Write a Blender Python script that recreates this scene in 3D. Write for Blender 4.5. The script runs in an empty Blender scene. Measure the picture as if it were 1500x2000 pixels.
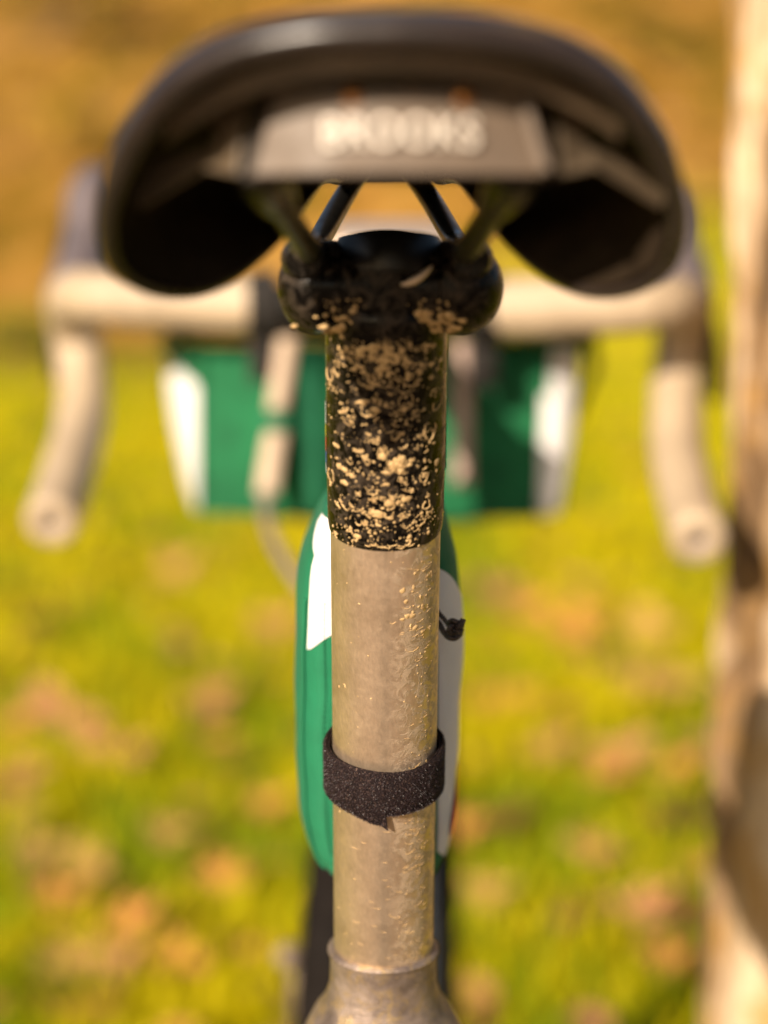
import bpy, math, random
from math import sin, cos, pi, radians, asin, atan2, sqrt, exp
from mathutils import Vector, Matrix, noise
random.seed(7)

# ------------------------------------------------------------------ camera, light, exposure
SC = bpy.context.scene
F = 3700.0                       # focal length in photo pixels (1500 x 2000)
PITCH = radians(8.5)
CAM = Vector((0, 0, 0.97))
FWD = Vector((0, cos(PITCH), -sin(PITCH)))
UP = Vector((0, sin(PITCH), cos(PITCH)))
RT = Vector((1, 0, 0))

cd = bpy.data.cameras.new('camera')
cam = bpy.data.objects.new('camera', cd)
SC.collection.objects.link(cam)
cam.location = CAM
cam.rotation_euler = (pi / 2 - PITCH, 0, 0)
cd.sensor_fit = 'HORIZONTAL'
cd.sensor_width = 24.0
cd.lens = 24.0 * F / 1500
cd.clip_start = 0.02
cd.clip_end = 400
cd.dof.use_dof = True
cd.dof.focus_distance = 0.607
cd.dof.aperture_fstop = (cd.lens / 1000) / 0.0170
cd.dof.aperture_blades = 0
SC.camera = cam

SUN_TO = Vector((-0.46, -0.80, 0.38)).normalized()
world = bpy.data.worlds.new('World')
SC.world = world
world.use_nodes = True
wn = world.node_tree
sky = wn.nodes.new('ShaderNodeTexSky')
sky.sky_type = 'NISHITA'
sky.sun_disc = False
sky.sun_elevation = asin(SUN_TO.z)
sky.sun_rotation = atan2(SUN_TO.x, SUN_TO.y)
sky.air_density = 1.0
sky.dust_density = 2.0
sky.ozone_density = 0.6
wn.links.new(sky.outputs[0], wn.nodes['Background'].inputs[0])
wn.nodes['Background'].inputs[1].default_value = 0.06

sd = bpy.data.lights.new('sun', 'SUN')
sd.energy = 5.0
sd.angle = radians(0.6)
sd.color = (1.0, 0.85, 0.68)
sun = bpy.data.objects.new('sun', sd)
SC.collection.objects.link(sun)
sun.rotation_euler = SUN_TO.to_track_quat('Z', 'Y').to_euler()
sun.location = (-3, -4, 5)

SC.view_settings.view_transform = 'Standard'
SC.view_settings.look = 'None'
SC.view_settings.gamma = 1.0
SC.view_settings.use_curve_mapping = False
SC.view_settings.exposure = 0.92
SC.render.engine = 'CYCLES'
SC.cycles.max_bounces = 6

def P(px, py, d):
    """real place of the point seen at photo pixel px,py at depth d metres"""
    return CAM + RT * ((px - 750) / F * d) + UP * (-(py - 1000) / F * d) + FWD * d

def ground_at(px, py):
    r = RT * ((px - 750) / F) + UP * (-(py - 1000) / F) + FWD
    t = CAM.z / -r.z
    return CAM + r * t

# ------------------------------------------------------------------ object helpers
COL = SC.collection
def tag(o, label=None, cat=None, group=None, kind=None):
    if label: o['label'] = label
    if cat: o['category'] = cat
    if group: o['group'] = group
    if kind: o['kind'] = kind
    return o

def empty(name, loc, label, cat, group=None):
    o = bpy.data.objects.new(name, None)
    o.empty_display_size = 0.05
    o.location = loc
    COL.objects.link(o)
    return tag(o, label, cat, group)

def link_parent(o, parent):
    if parent is not None:
        bpy.context.view_layer.update()
        o.parent = parent
        o.matrix_parent_inverse = parent.matrix_world.inverted()

class MB:
    def __init__(s):
        s.v = []; s.f = []; s.m = []
    def add(s, vs, fs, mi=0):
        b = len(s.v)
        s.v.extend([tuple(v) for v in vs])
        for f in fs:
            s.f.append(tuple(b + i for i in f)); s.m.append(mi)
    def build(s, name, mats, parent=None, smooth=True, bevel=0, sub=0, solid=0, auto=None):
        me = bpy.data.meshes.new(name)
        me.from_pydata(s.v, [], s.f)
        if not isinstance(mats, (list, tuple)): mats = [mats]
        for m in mats: me.materials.append(m)
        if len(mats) > 1:
            me.polygons.foreach_set('material_index', s.m)
        if smooth:
            me.polygons.foreach_set('use_smooth', [True] * len(me.polygons))
            if auto:
                me.update()
                me.set_sharp_from_angle(angle=radians(auto))
        me.validate()
        me.update()
        o = bpy.data.objects.new(name, me)
        COL.objects.link(o)
        if solid:
            md = o.modifiers.new('s', 'SOLIDIFY'); md.thickness = solid; md.offset = -1
        if bevel:
            md = o.modifiers.new('b', 'BEVEL'); md.width = bevel; md.segments = 3
            md.limit_method = 'ANGLE'; md.angle_limit = radians(35)
        if sub:
            md = o.modifiers.new('u', 'SUBSURF'); md.levels = sub; md.render_levels = sub
        link_parent(o, parent)
        return o

def box(mb, c, size, rot=None, mi=0):
    R = rot if rot else Matrix.Identity(3)
    vs = []
    for x in (-.5, .5):
        for y in (-.5, .5):
            for z in (-.5, .5):
                vs.append(Vector(c) + R @ Vector((x * size[0], y * size[1], z * size[2])))
    mb.add(vs, [(0, 1, 3, 2), (4, 6, 7, 5), (0, 4, 5, 1), (2, 3, 7, 6), (0, 2, 6, 4), (1, 5, 7, 3)], mi)

def smoothpath(pts, n=8):
    """catmull-rom through pts (vectors or tuples of any length)"""
    pts = [tuple(p) for p in pts]
    out = []
    for i in range(len(pts) - 1):
        p0 = pts[max(i - 1, 0)]; p1 = pts[i]; p2 = pts[i + 1]; p3 = pts[min(i + 2, len(pts) - 1)]
        for k in range(n):
            t = k / n
            out.append(tuple(0.5 * ((2 * b) + (-a + c) * t + (2 * a - 5 * b + 4 * c - d) * t * t + (-a + 3 * b - 3 * c + d) * t ** 3)
                             for a, b, c, d in zip(p0, p1, p2, p3)))
    out.append(pts[-1])
    return out

def tube(mb, pts, rad, seg=16, cap=True, closed=False, mi=0, squash=None, ref=None):
    pts = [Vector(p[:3]) for p in pts]
    n = len(pts)
    rr = rad if isinstance(rad, (list, tuple)) else [rad] * n
    tan = []
    for i in range(n):
        if closed: t = pts[(i + 1) % n] - pts[i - 1]
        else: t = pts[min(i + 1, n - 1)] - pts[max(i - 1, 0)]
        tan.append(t.normalized())
    up = Vector(ref) if ref else Vector((0, 0, 1))
    if abs(tan[0].dot(up)) > 0.95 and not ref: up = Vector((0, 1, 0))
    nrm = (up - tan[0] * up.dot(tan[0])).normalized()
    vs = []
    for i in range(n):
        if i:
            q = tan[i - 1].rotation_difference(tan[i]); nrm = q @ nrm
            nrm = (nrm - tan[i] * nrm.dot(tan[i])).normalized()
        bn = tan[i].cross(nrm)
        sq = squash if squash else 1.0
        for k in range(seg):
            a = 2 * pi * k / seg
            vs.append(pts[i] + nrm * (cos(a) * rr[i]) + bn * (sin(a) * rr[i] * sq))
    fs = []
    m = n if closed else n - 1
    for i in range(m):
        j = (i + 1) % n
        for k in range(seg):
            l = (k + 1) % seg
            fs.append((i * seg + k, i * seg + l, j * seg + l, j * seg + k))
    if cap and not closed:
        fs.append(tuple(range(seg - 1, -1, -1)))
        fs.append(tuple((n - 1) * seg + k for k in range(seg)))
    mb.add(vs, fs, mi)

def frame_of(axis):
    a = Vector(axis).normalized()
    u = Vector((1, 0, 0)); u = (u - a * u.dot(a)).normalized() if abs(a.x) < .9 else Vector((0, 1, 0))
    u = (u - a * u.dot(a)).normalized()
    w = a.cross(u)
    return a, u, w

def lathe(mb, org, axis, prof, seg=48, mi=0, close=False):
    """prof = [(dist along axis, radius)]"""
    a, u, w = frame_of(axis)
    org = Vector(org)
    vs = []
    for (t, r) in prof:
        for k in range(seg):
            an = 2 * pi * k / seg
            vs.append(org + a * t + (u * cos(an) + w * sin(an)) * r)
    fs = []
    n = len(prof)
    for i in range(n - 1 + (1 if close else 0)):
        j = (i + 1) % n
        for k in range(seg):
            l = (k + 1) % seg
            fs.append((i * seg + k, j * seg + k, j * seg + l, i * seg + l))
    mb.add(vs, fs, mi)

# ------------------------------------------------------------------ material helpers
def new_mat(name):
    m = bpy.data.materials.new(name); m.use_nodes = True
    nt = m.node_tree
    return m, nt, nt.nodes['Principled BSDF']

def coords(nt, scale=(1, 1, 1), kind='Object'):
    tc = nt.nodes.new('ShaderNodeTexCoord')
    mp = nt.nodes.new('ShaderNodeMapping')
    mp.inputs['Scale'].default_value = scale
    nt.links.new(tc.outputs[kind], mp.inputs[0])
    return mp.outputs[0]

def noise_n(nt, vec, scale, detail=4, rough=.6, dist=0):
    n = nt.nodes.new('ShaderNodeTexNoise')
    n.inputs['Scale'].default_value = scale
    n.inputs['Detail'].default_value = detail
    n.inputs['Roughness'].default_value = rough
    n.inputs['Distortion'].default_value = dist
    nt.links.new(vec, n.inputs['Vector'])
    return n.outputs['Fac']

def ramp(nt, fac, stops):
    r = nt.nodes.new('ShaderNodeValToRGB')
    while len(r.color_ramp.elements) < len(stops): r.color_ramp.elements.new(0.5)
    for e, (p, c) in zip(r.color_ramp.elements, stops):
        e.position = p
        e.color = (c, c, c, 1) if isinstance(c, (int, float)) else (*c, 1)
    nt.links.new(fac, r.inputs[0])
    return r.outputs[0]

def mix(nt, fac, a, b, mode='MIX'):
    n = nt.nodes.new('ShaderNodeMix'); n.data_type = 'RGBA'; n.blend_type = mode
    for s, v in ((n.inputs[0], fac), (n.inputs[6], a), (n.inputs[7], b)):
        if isinstance(v, (int, float)): s.default_value = v
        elif isinstance(v, tuple): s.default_value = (*v, 1)
        else: nt.links.new(v, s)
    return n.outputs[2]

def bump(nt, b, height, strength, dist=0.001):
    n = nt.nodes.new('ShaderNodeBump')
    n.inputs['Strength'].default_value = strength
    n.inputs['Distance'].default_value = dist
    nt.links.new(height, n.inputs['Height'])
    nt.links.new(n.outputs[0], b.inputs['Normal'])

def simple(name, col, rough=.5, metal=0, var=.25, nscale=60, bstr=.15, bdist=.0004, spec=.5, coat=0, sheen=0, stretch=(1, 1, 1), rvar=.12):
    m, nt, b = new_mat(name)
    v = coords(nt, stretch)
    n = noise_n(nt, v, nscale)
    lo = tuple(c * (1 - var) for c in col); hi = tuple(min(1, c * (1 + var)) for c in col)
    nt.links.new(ramp(nt, n, [(.3, lo), (.7, hi)]), b.inputs['Base Color'])
    nt.links.new(ramp(nt, noise_n(nt, v, nscale * .37), [(.3, max(.02, rough - rvar)), (.7, min(1, rough + rvar))]), b.inputs['Roughness'])
    b.inputs['Metallic'].default_value = metal
    b.inputs['Specular IOR Level'].default_value = spec
    b.inputs['Coat Weight'].default_value = coat
    b.inputs['Sheen Weight'].default_value = sheen
    bump(nt, b, noise_n(nt, v, nscale * 5, 3), bstr, bdist)
    return m

def fabric(name, col, freq=2200, rough=.8, bstr=.5, var=.15, sheen=.02):
    m, nt, b = new_mat(name)
    v = coords(nt)
    n = noise_n(nt, v, 40, 4)
    c = ramp(nt, n, [(.3, tuple(x * (1 - var) for x in col)), (.7, tuple(min(1, x * (1 + var)) for x in col))])
    w = nt.nodes.new('ShaderNodeTexWave')
    w.wave_type = 'BANDS'; w.bands_direction = 'DIAGONAL'
    w.inputs['Scale'].default_value = freq / 6.28
    w.inputs['Distortion'].default_value = .6
    w.inputs['Detail'].default_value = 1
    nt.links.new(v, w.inputs[0])
    wr = ramp(nt, w.outputs['Fac'], [(.2, .78), (.8, 1.0)])
    nt.links.new(mix(nt, 1.0, c, wr, 'MULTIPLY'), b.inputs['Base Color'])
    b.inputs['Roughness'].default_value = rough
    b.inputs['Sheen Weight'].default_value = sheen
    b.inputs['Specular IOR Level'].default_value = .25
    bump(nt, b, w.outputs['Fac'], bstr, .0003)
    return m

M = {}
M['rubber'] = simple('saddle_rubber', (.019, .013, .011), .34, 0, .25, 120, .25, .0003, spec=.45)
M['under'] = simple('saddle_underside', (.018, .012, .007), .6, 0, .3, 90, .3, .0004, spec=.12)
M['badge'] = simple('badge_metal', (.105, .074, .050), .6, .0, .10, 200, .1, .0002)
M['letters'] = simple('letter_metal', (.60, .53, .45), .5, .0, .05, 200, .05, .0001)
M['gap_orange'] = simple('orange_gap_dot', (.40, .17, .05), .35, .8, .1, 200)  # background orange for the dots at the badge gap
M['steel_black'] = simple('black_rail', (.006, .0055, .005), .33, .0, .3, 200, .15, .0002, spec=.3)
M['cable'] = simple('grey_hose', (.20, .15, .12), .45, 0, .1, 90)
M['blackplastic'] = simple('black_plastic', (.006, .0055, .005), .5, 0, .2, 90, spec=.15)
M['hood'] = simple('hood_rubber', (.105, .085, .088), .45, 0, .2, 90, .3)
M['tyre'] = simple('tyre_rubber', (.007, .005, .004), .75, 0, .4, 60, .5, .001, spec=.1)
M['rim'] = simple('rim_black', (.03, .03, .03), .4, .4, .2, 60)
M['spoke'] = simple('spoke_steel', (.5, .5, .5), .3, 1, .1, 60)
M['pale_metal'] = simple('pale_metal', (.6, .48, .38), .4, .6, .1, 60)
M['green'] = fabric('green_canvas', (.010, .170, .078), 5200, .75, .8, .14)
M['green2'] = fabric('green_bar_bag_canvas', (.008, .115, .042), 4200, .8, .5, .3)
M['dkgreen'] = fabric('green_piping', (.008, .120, .055), 4200, .7, .4)
M['white'] = fabric('white_canvas', (.80, .78, .78), 5200, .8, .6, .05)
M['cream'] = fabric('cream_webbing', (.55, .42, .31), 3000, .8, .5)
M['pinkweb'] = fabric('pinkish_webbing', (.40, .29, .24), 3000, .8, .5)
M['blackweb'] = fabric('black_webbing', (.02, .017, .015), 3000, .8, .5)
M['red'] = fabric('red_print', (.62, .055, .015), 5200, .7, .3)
M['bolt'] = simple('dull_bolt', (.17, .12, .09), .6)
M['lbl'] = simple('sticker_white', (.8, .8, .78), .4)
M['lby'] = simple('sticker_yellow', (.8, .6, .02), .4)
M['lbr'] = simple('sticker_red', (.75, .08, .04), .4)
M['lbb'] = simple('sticker_blue', (.1, .2, .65), .4)

def mat_tape():
    m, nt, b = new_mat('bar_tape')
    v = coords(nt)
    n = noise_n(nt, v, 30, 4)
    nt.links.new(ramp(nt, n, [(.3, (.31, .235, .155)), (.7, (.41, .315, .21))]), b.inputs['Base Color'])
    b.inputs['Roughness'].default_value = .55
    bump(nt, b, noise_n(nt, v, 250, 3), .4, .0008)
    return m
M['tape'] = mat_tape()

def mat_titanium():
    m, nt, b = new_mat('brushed_titanium')
    v = coords(nt, (1, 1, .35))
    v1 = coords(nt)
    soft = ramp(nt, noise_n(nt, v1, 55, 5, .65), [(.28, (.56, .42, .29)), (.70, (.80, .62, .45))])
    fine = ramp(nt, noise_n(nt, v, 900, 3, .7), [(.3, .80), (.7, 1.0)])
    c = mix(nt, 1, soft, fine, 'MULTIPLY')
    # dried muddy film, mostly on the right flank
    tc = nt.nodes.new('ShaderNodeTexCoord'); sx = nt.nodes.new('ShaderNodeSeparateXYZ')
    nt.links.new(tc.outputs['Object'], sx.inputs[0])
    mr = nt.nodes.new('ShaderNodeMapRange'); mr.inputs[1].default_value = .001; mr.inputs[2].default_value = .012
    nt.links.new(sx.outputs[0], mr.inputs[0])
    blot = ramp(nt, noise_n(nt, v1, 190, 6, .7, 1.2), [(.47, 0.0), (.56, 1.0)])
    mm = nt.nodes.new('ShaderNodeMath'); mm.operation = 'MULTIPLY'
    nt.links.new(mr.outputs[0], mm.inputs[0]); nt.links.new(blot, mm.inputs[1])
    ms = nt.nodes.new('ShaderNodeMath'); ms.operation = 'MULTIPLY'; ms.inputs[1].default_value = .55
    nt.links.new(mm.outputs[0], ms.inputs[0])
    c = mix(nt, ms.outputs[0], c, (.17, .12, .055))
    nt.links.new(c, b.inputs['Base Color'])
    met = nt.nodes.new('ShaderNodeMath'); met.operation = 'MULTIPLY_ADD'
    met.inputs[1].default_value = -.6; met.inputs[2].default_value = .84
    nt.links.new(mm.outputs[0], met.inputs[0]); nt.links.new(met.outputs[0], b.inputs['Metallic'])
    nt.links.new(ramp(nt, noise_n(nt, v1, 400, 4), [(.3, .33), (.7, .44)]), b.inputs['Roughness'])
    ad = nt.nodes.new('ShaderNodeMath'); ad.operation = 'ADD'
    nt.links.new(mm.outputs[0], ad.inputs[0]); fs_ = nt.nodes.new('ShaderNodeMath'); fs_.operation = 'MULTIPLY'; fs_.inputs[1].default_value = .35
    nt.links.new(noise_n(nt, v1, 700, 4, .7), fs_.inputs[0]); nt.links.new(fs_.outputs[0], ad.inputs[1])
    bump(nt, b, ad.outputs[0], .42, .0005)
    return m
M['ti'] = mat_titanium()

def mat_ti_frame():
    m, nt, b = new_mat('frame_titanium')
    v1 = coords(nt)
    c = ramp(nt, noise_n(nt, v1, 60, 6, .7), [(.32, (.12, .09, .075)), (.66, (.36, .28, .23))])
    blot = ramp(nt, noise_n(nt, v1, 150, 6, .7, 1.0), [(.50, 0.0), (.60, 1.0)])
    c = mix(nt, mix(nt, .6, (0., 0., 0.), blot), c, (.36, .25, .10))
    nt.links.new(c, b.inputs['Base Color'])
    b.inputs['Metallic'].default_value = .6
    nt.links.new(ramp(nt, noise_n(nt, v1, 300, 4), [(.3, .30), (.7, .60)]), b.inputs['Roughness'])
    bump(nt, b, noise_n(nt, v1, 420, 6, .75), .6, .0009)
    return m
M['tiframe'] = mat_ti_frame()

def mat_black_gloss():
    m, nt, b = new_mat('black_anodised')
    v = coords(nt)
    film = ramp(nt, noise_n(nt, v, 170, 7, .72, 1.2), [(.47, 0.0), (.64, 1.0)])
    c = mix(nt, mix(nt, .42, (0., 0., 0.), film), (.003, .0025, .002), (.11, .08, .055))
    nt.links.new(c, b.inputs['Base Color'])
    nt.links.new(mix(nt, film, (.16, .16, .16), (.7, .7, .7)), b.inputs['Roughness'])
    b.inputs['Specular IOR Level'].default_value = .12
    bump(nt, b, film, .25, .0003)
    return m
M['black'] = mat_black_gloss()

def mat_mud():
    m, nt, b = new_mat('dried_mud')
    v = coords(nt)
    nt.links.new(ramp(nt, noise_n(nt, v, 500, 4, .7), [(.3, (.25, .15, .055)), (.7, (.60, .41, .19))]), b.inputs['Base Color'])
    b.inputs['Roughness'].default_value = .8
    bump(nt, b, noise_n(nt, v, 2500, 3), .5, .0002)
    return m
M['mud'] = mat_mud()

def mat_velcro():
    m, nt, b = new_mat('hook_and_loop')
    v = coords(nt)
    n = noise_n(nt, v, 1500, 2, .9)
    n2 = noise_n(nt, v, 300, 3, .6)
    c = ramp(nt, n, [(.46, (.003, .0015, .002)), (.58, (.022, .012, .012)), (.70, (.20, .13, .10))])
    nt.links.new(mix(nt, .4, c, ramp(nt, n2, [(.3, (.006, .003, .003)), (.7, (.020, .012, .012))])), b.inputs['Base Color'])
    b.inputs['Roughness'].default_value = .75
    b.inputs['Specular IOR Level'].default_value = .15
    bump(nt, b, n, 1.0, .0006)
    return m
M['velcro'] = mat_velcro()
M['fuzz'] = simple('loop_fibre', (.022, .011, .013), .45, 0, .5, 900)

def mat_cord():
    m, nt, b = new_mat('braided_cord')
    v = coords(nt)
    w = nt.nodes.new('ShaderNodeTexVoronoi'); w.inputs['Scale'].default_value = 1500
    nt.links.new(v, w.inputs['Vector'])
    nt.links.new(ramp(nt, w.outputs['Distance'], [(.0, (.24, .17, .12)), (.35, (.05, .034, .028)), (.8, (.008, .006, .006))]), b.inputs['Base Color'])
    b.inputs['Roughness'].default_value = .5
    bump(nt, b, w.outputs['Distance'], .9, -.0006)
    return m
M['cord'] = mat_cord()

# ------------------------------------------------------------------ terrain
def hill_start(x):
    t = max(0, min(1, (x + 1.5) / 4.0)); t = t * t * (3 - 2 * t)
    return 15.6 - 4.6 * t
def height(x, y):
    h0 = hill_start(x)
    d = y - h0
    z = 0.0
    if d > 0:
        z = 0.30 * d * min(1, d / 2.5) * 1.0
        if d > 30: z = 0.30 * 30 + (d - 30) * .06
        z += .25 * noise.noise((x * .2, y * .2, 3)) * min(1, d / 4)
    return z + .012 * noise.noise((x * .9, y * .9, 0)) * (1 if y > 1 else 1)

def mat_ground():
    m, nt, b = new_mat('grass_and_leaf_ground')
    v = coords(nt)
    g = ramp(nt, noise_n(nt, v, 1.5, 5, .62), [(.30, (.11, .15, .001)), (.43, (.31, .30, .001)), (.60, (.44, .36, .002)), (.78, (.38, .25, .04))])
    soil = ramp(nt, noise_n(nt, v, 4.5, 5, .65), [(.51, 0.), (.62, 1.)])
    g = mix(nt, mix(nt, .7, (0., 0., 0.), soil), g, (.17, .10, .03))
    l = ramp(nt, noise_n(nt, coords(nt, (1, .38, 1)), .95, 6, .66, .4), [(.36, (.075, .058, .004)), (.44, (.20, .115, .008)), (.52, (.31, .155, .022)), (.64, (.40, .22, .055))])
    tc = nt.nodes.new('ShaderNodeTexCoord'); sx = nt.nodes.new('ShaderNodeSeparateXYZ')
    nt.links.new(tc.outputs['Object'], sx.inputs[0])
    ad = nt.nodes.new('ShaderNodeMath'); ad.operation = 'MULTIPLY_ADD'; ad.inputs[1].default_value = 3.0
    nt.links.new(noise_n(nt, v, .5, 4), ad.inputs[0]); nt.links.new(sx.outputs[1], ad.inputs[2])
    mr = nt.nodes.new('ShaderNodeMapRange'); mr.inputs[1].default_value = 15.4; mr.inputs[2].default_value = 18.2
    nt.links.new(ad.outputs[0], mr.inputs[0])
    # unseen brown ground behind the saddle, added so the metal reflects less green
    ap = nt.nodes.new('ShaderNodeMath'); ap.operation = 'MULTIPLY_ADD'; ap.inputs[1].default_value = .8
    nt.links.new(noise_n(nt, v, 1.3, 4), ap.inputs[0]); nt.links.new(sx.outputs[1], ap.inputs[2])
    mp_ = nt.nodes.new('ShaderNodeMapRange'); mp_.inputs[1].default_value = 1.3; mp_.inputs[2].default_value = .6
    nt.links.new(ap.outputs[0], mp_.inputs[0])
    warm_fill = ramp(nt, noise_n(nt, v, 5, 6, .7), [(.35, (.15, .095, .055)), (.5, (.27, .18, .11)), (.65, (.40, .27, .17))])
    g = mix(nt, mp_.outputs[0], g, warm_fill)
    nt.links.new(mix(nt, mr.outputs[0], g, l), b.inputs['Base Color'])
    b.inputs['Roughness'].default_value = .9
    b.inputs['Specular IOR Level'].default_value = .1
    bump(nt, b, noise_n(nt, v, 30, 6, .7), .8, .03)
    return m
M['ground'] = mat_ground()

def build_ground():
    mb = MB()
    xs = [-120, -70, -40, -25] + [-16 + i * .5 for i in range(65)] + [25, 40, 70, 120]
    ys = [-120, -60, -30, -15, -8, -4, -2] + [i * .4 for i in range(0, 120)] + [52, 60, 75, 100, 150]
    vs = [(x, y, height(x, y)) for y in ys for x in xs]
    nx = len(xs)
    fs = [(j * nx + i, j * nx + i + 1, (j + 1) * nx + i + 1, (j + 1) * nx + i) for j in range(len(ys) - 1) for i in range(nx - 1)]
    mb.add(vs, fs)
    o = mb.build('ground', M['ground'])
    tag(o, kind='structure')
build_ground()

def mat_leaf(name, c1, c2):
    m, nt, b = new_mat(name)
    v = coords(nt)
    nt.links.new(ramp(nt, noise_n(nt, v, 25, 4), [(.35, c1), (.65, c2)]), b.inputs['Base Color'])
    b.inputs['Roughness'].default_value = .6
    b.inputs['Specular IOR Level'].default_value = .08
    return m
M['leaf_tan'] = mat_leaf('leaf_tan', (.31, .175, .045), (.42, .25, .08))
M['leaf_orange'] = mat_leaf('leaf_orange', (.34, .14, .032), (.42, .20, .055))
M['leaf_pink'] = mat_leaf('leaf_pink_brown', (.28, .125, .05), (.38, .19, .085))
M['leaf_brown'] = mat_leaf('leaf_dark_brown', (.07, .035, .012), (.14, .065, .022))
M['grass_a'] = mat_leaf('grass_yellow_green', (.34, .30, .001), (.46, .36, .002))
M['grass_b'] = mat_leaf('grass_green', (.12, .17, .002), (.21, .25, .002))

def leaf_geo(lobes, size, curl, rnd):
    n = 6 * lobes
    ring = []
    for k in range(n):
        a = 2 * pi * k / n
        r = size * (.36 + .14 * cos(lobes * a)) * (1 + .12 * rnd.uniform(-1, 1)) * (1.15 if abs(a - pi) > 2.4 else 1)
        x, y = r * cos(a) * 1.15, r * sin(a) * .9
        z = curl * (x * x + y * y) / size + .12 * size * sin(a * 2 + 1) * abs(curl)
        ring.append((x, y, z))
    vs = [(0, 0, -.002)] + [(x * .55, y * .55, z * .3) for x, y, z in ring] + ring
    fs = [(0, 1 + k, 1 + (k + 1) % n) for k in range(n)]
    fs += [(1 + k, 1 + n + k, 1 + n + (k + 1) % n, 1 + (k + 1) % n) for k in range(n)]
    st = size * .5
    b = len(vs)
    vs += [(-size * .35, -.0012, 0), (-size * .35, .0012, 0), (-size * .35 - st, .0012, .01), (-size * .35 - st, -.0012, .01)]
    fs.append((b, b + 1, b + 2, b + 3))
    return vs, fs

def build_leaves():
    rnd = random.Random(3)
    protos = {}
    for key in ('tan', 'orange', 'pink', 'brown'):
        for vnt in range(3):
            mb = MB(); v, f = leaf_geo((5, 7, 3)[vnt], 1.0, rnd.uniform(.25, .6), rnd); mb.add(v, f)
            me = bpy.data.meshes.new('fallen_leaf'); me.from_pydata(mb.v, [], mb.f)
            me.polygons.foreach_set('use_smooth', [True] * len(me.polygons))
            me.materials.append(M['leaf_' + key])
            protos[key, vnt] = me
    blobs = [(100, 1440, 'pink', 170), (430, 1395, 'orange', 80), (395, 1420, 'pink', 110), (40, 1560, 'pink', 80), (310, 1680, 'tan', 85), (55, 1715, 'tan', 120),
             (175, 1745, 'tan', 80), (95, 1815, 'orange', 85), (435, 1765, 'orange', 85), (245, 1865, 'orange', 100), (345, 1930, 'orange', 115),
             (125, 1945, 'tan', 90), (205, 1965, 'pink', 90), (505, 1625, 'orange', 75), (455, 1540, 'brown', 75), (520, 1265, 'pink', 120), (245, 1520, 'pink', 70),
             (335, 1145, 'pink', 80), (950, 1185, 'pink', 150), (1105, 1265, 'orange', 130), (1265, 1265, 'tan', 110), (1020, 1400, 'orange', 70),
             (1070, 1510, 'pink', 100), (1195, 1525, 'pink', 125), (1295, 1565, 'orange', 100), (1365, 1510, 'pink', 80), (1235, 1370, 'pink', 90),
             (895, 1670, 'orange', 100), (985, 1655, 'brown', 110), (1310, 1380, 'tan', 80), (1370, 1750, 'orange', 70), (1240, 1840, 'pink', 130),
             (1305, 1935, 'orange', 75), (1150, 1715, 'pink', 90), (930, 1800, 'tan', 100), (1130, 1825, 'brown', 110), (260, 1940, 'brown', 90),
             (150, 1800, 'brown', 80), (1180, 1560, 'orange', 80), (20, 1460, 'orange', 70), (1330, 1840, 'brown', 90), (700, 1330, 'tan', 60), (1020, 1230, 'orange', 90)]
    words = {'tan': 'pale tan', 'orange': 'orange', 'pink': 'dull pinkish brown', 'brown': 'dark brown'}
    placed = []
    for (px, py, key, sz) in blobs:
        c = ground_at(px, py)
        d = (c - CAM).dot(FWD)
        width = sz / F * d
        s = min(.17, max(.08, width * 1.05))
        o = bpy.data.objects.new('fallen_leaf', protos[key, rnd.randrange(3)])
        COL.objects.link(o)
        x, y = c.x, c.y
        o.location = (x, y, height(x, y) + .045)
        o.scale = (s, s, s)
        o.rotation_euler = (rnd.uniform(.15, .65), rnd.uniform(-.35, .35), rnd.uniform(-.8, .8))
        cx_ = 'at the left edge' if px < 110 else 'left of the bicycle' if px < 380 else 'just left of the green bag' if px < 600 else \
            'just right of the green bag' if px < 1080 else 'between bag and tree' if px < 1260 else 'beside the tree trunk'
        cy_ = 'far' if py < 1330 else 'middle' if py < 1600 else 'near' if py < 1800 else 'nearest'
        placed.append((key, cx_, cy_, px, py, o))
    from collections import defaultdict
    gr = defaultdict(list)
    for it in placed: gr[it[:3]].append(it)
    for (key, cx_, cy_), its in gr.items():
        its.sort(key=lambda q: q[3])
        for n_, it in enumerate(its):
            rank = '' if len(its) == 1 else (('left, ' if n_ == 0 else 'right, ') if len(its) == 2 else ('leftmost, ', 'middle, ', 'rightmost, ')[min(n_, 2)])
            row = {'far': 'in the far row', 'middle': 'in the middle distance', 'near': 'in the near row', 'nearest': 'in the nearest row'}[cy_]
            tag(it[5], '%s leaf, %s%s, %s' % (words[key], rank, row, cx_), 'leaf', 'fallen autumn leaves on the grass')
    # countless other litter
    mb = MB()
    keys = ['leaf_tan', 'leaf_orange', 'leaf_pink', 'leaf_brown']
    for i in range(2700):
        if i < 1000:
            y = rnd.uniform(2.0, 16); x = rnd.uniform(-.3, .3) * y
            if abs(x - .36) < .2 and y < 1.6: continue
            zoff = .035
        else:
            y = rnd.uniform(15, 42); x = rnd.uniform(-.32, .32) * y; zoff = .03
        s = rnd.uniform(.05, .10) if i < 1000 else rnd.uniform(.12, .32)
        mi = rnd.choices([0, 1, 2, 3], [2, 3, 4, 4])[0]
        a = rnd.uniform(0, 6.28); tl = rnd.uniform(-.3, .6)
        R = Matrix.Rotation(a, 3, 'Z') @ Matrix.Rotation(tl, 3, 'X')
        base = Vector((x, y, height(x, y) + zoff))
        pts = [(-.5, 0, 0), (-.2, -.3, .08), (.25, -.28, .1), (.5, 0, .02), (.25, .28, .1), (-.2, .3, .08), (0, 0, 0)]
        mb.add([base + R @ (Vector(p) * s) for p in pts], [(6, k, (k + 1) % 6) for k in range(6)], mi)
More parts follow.
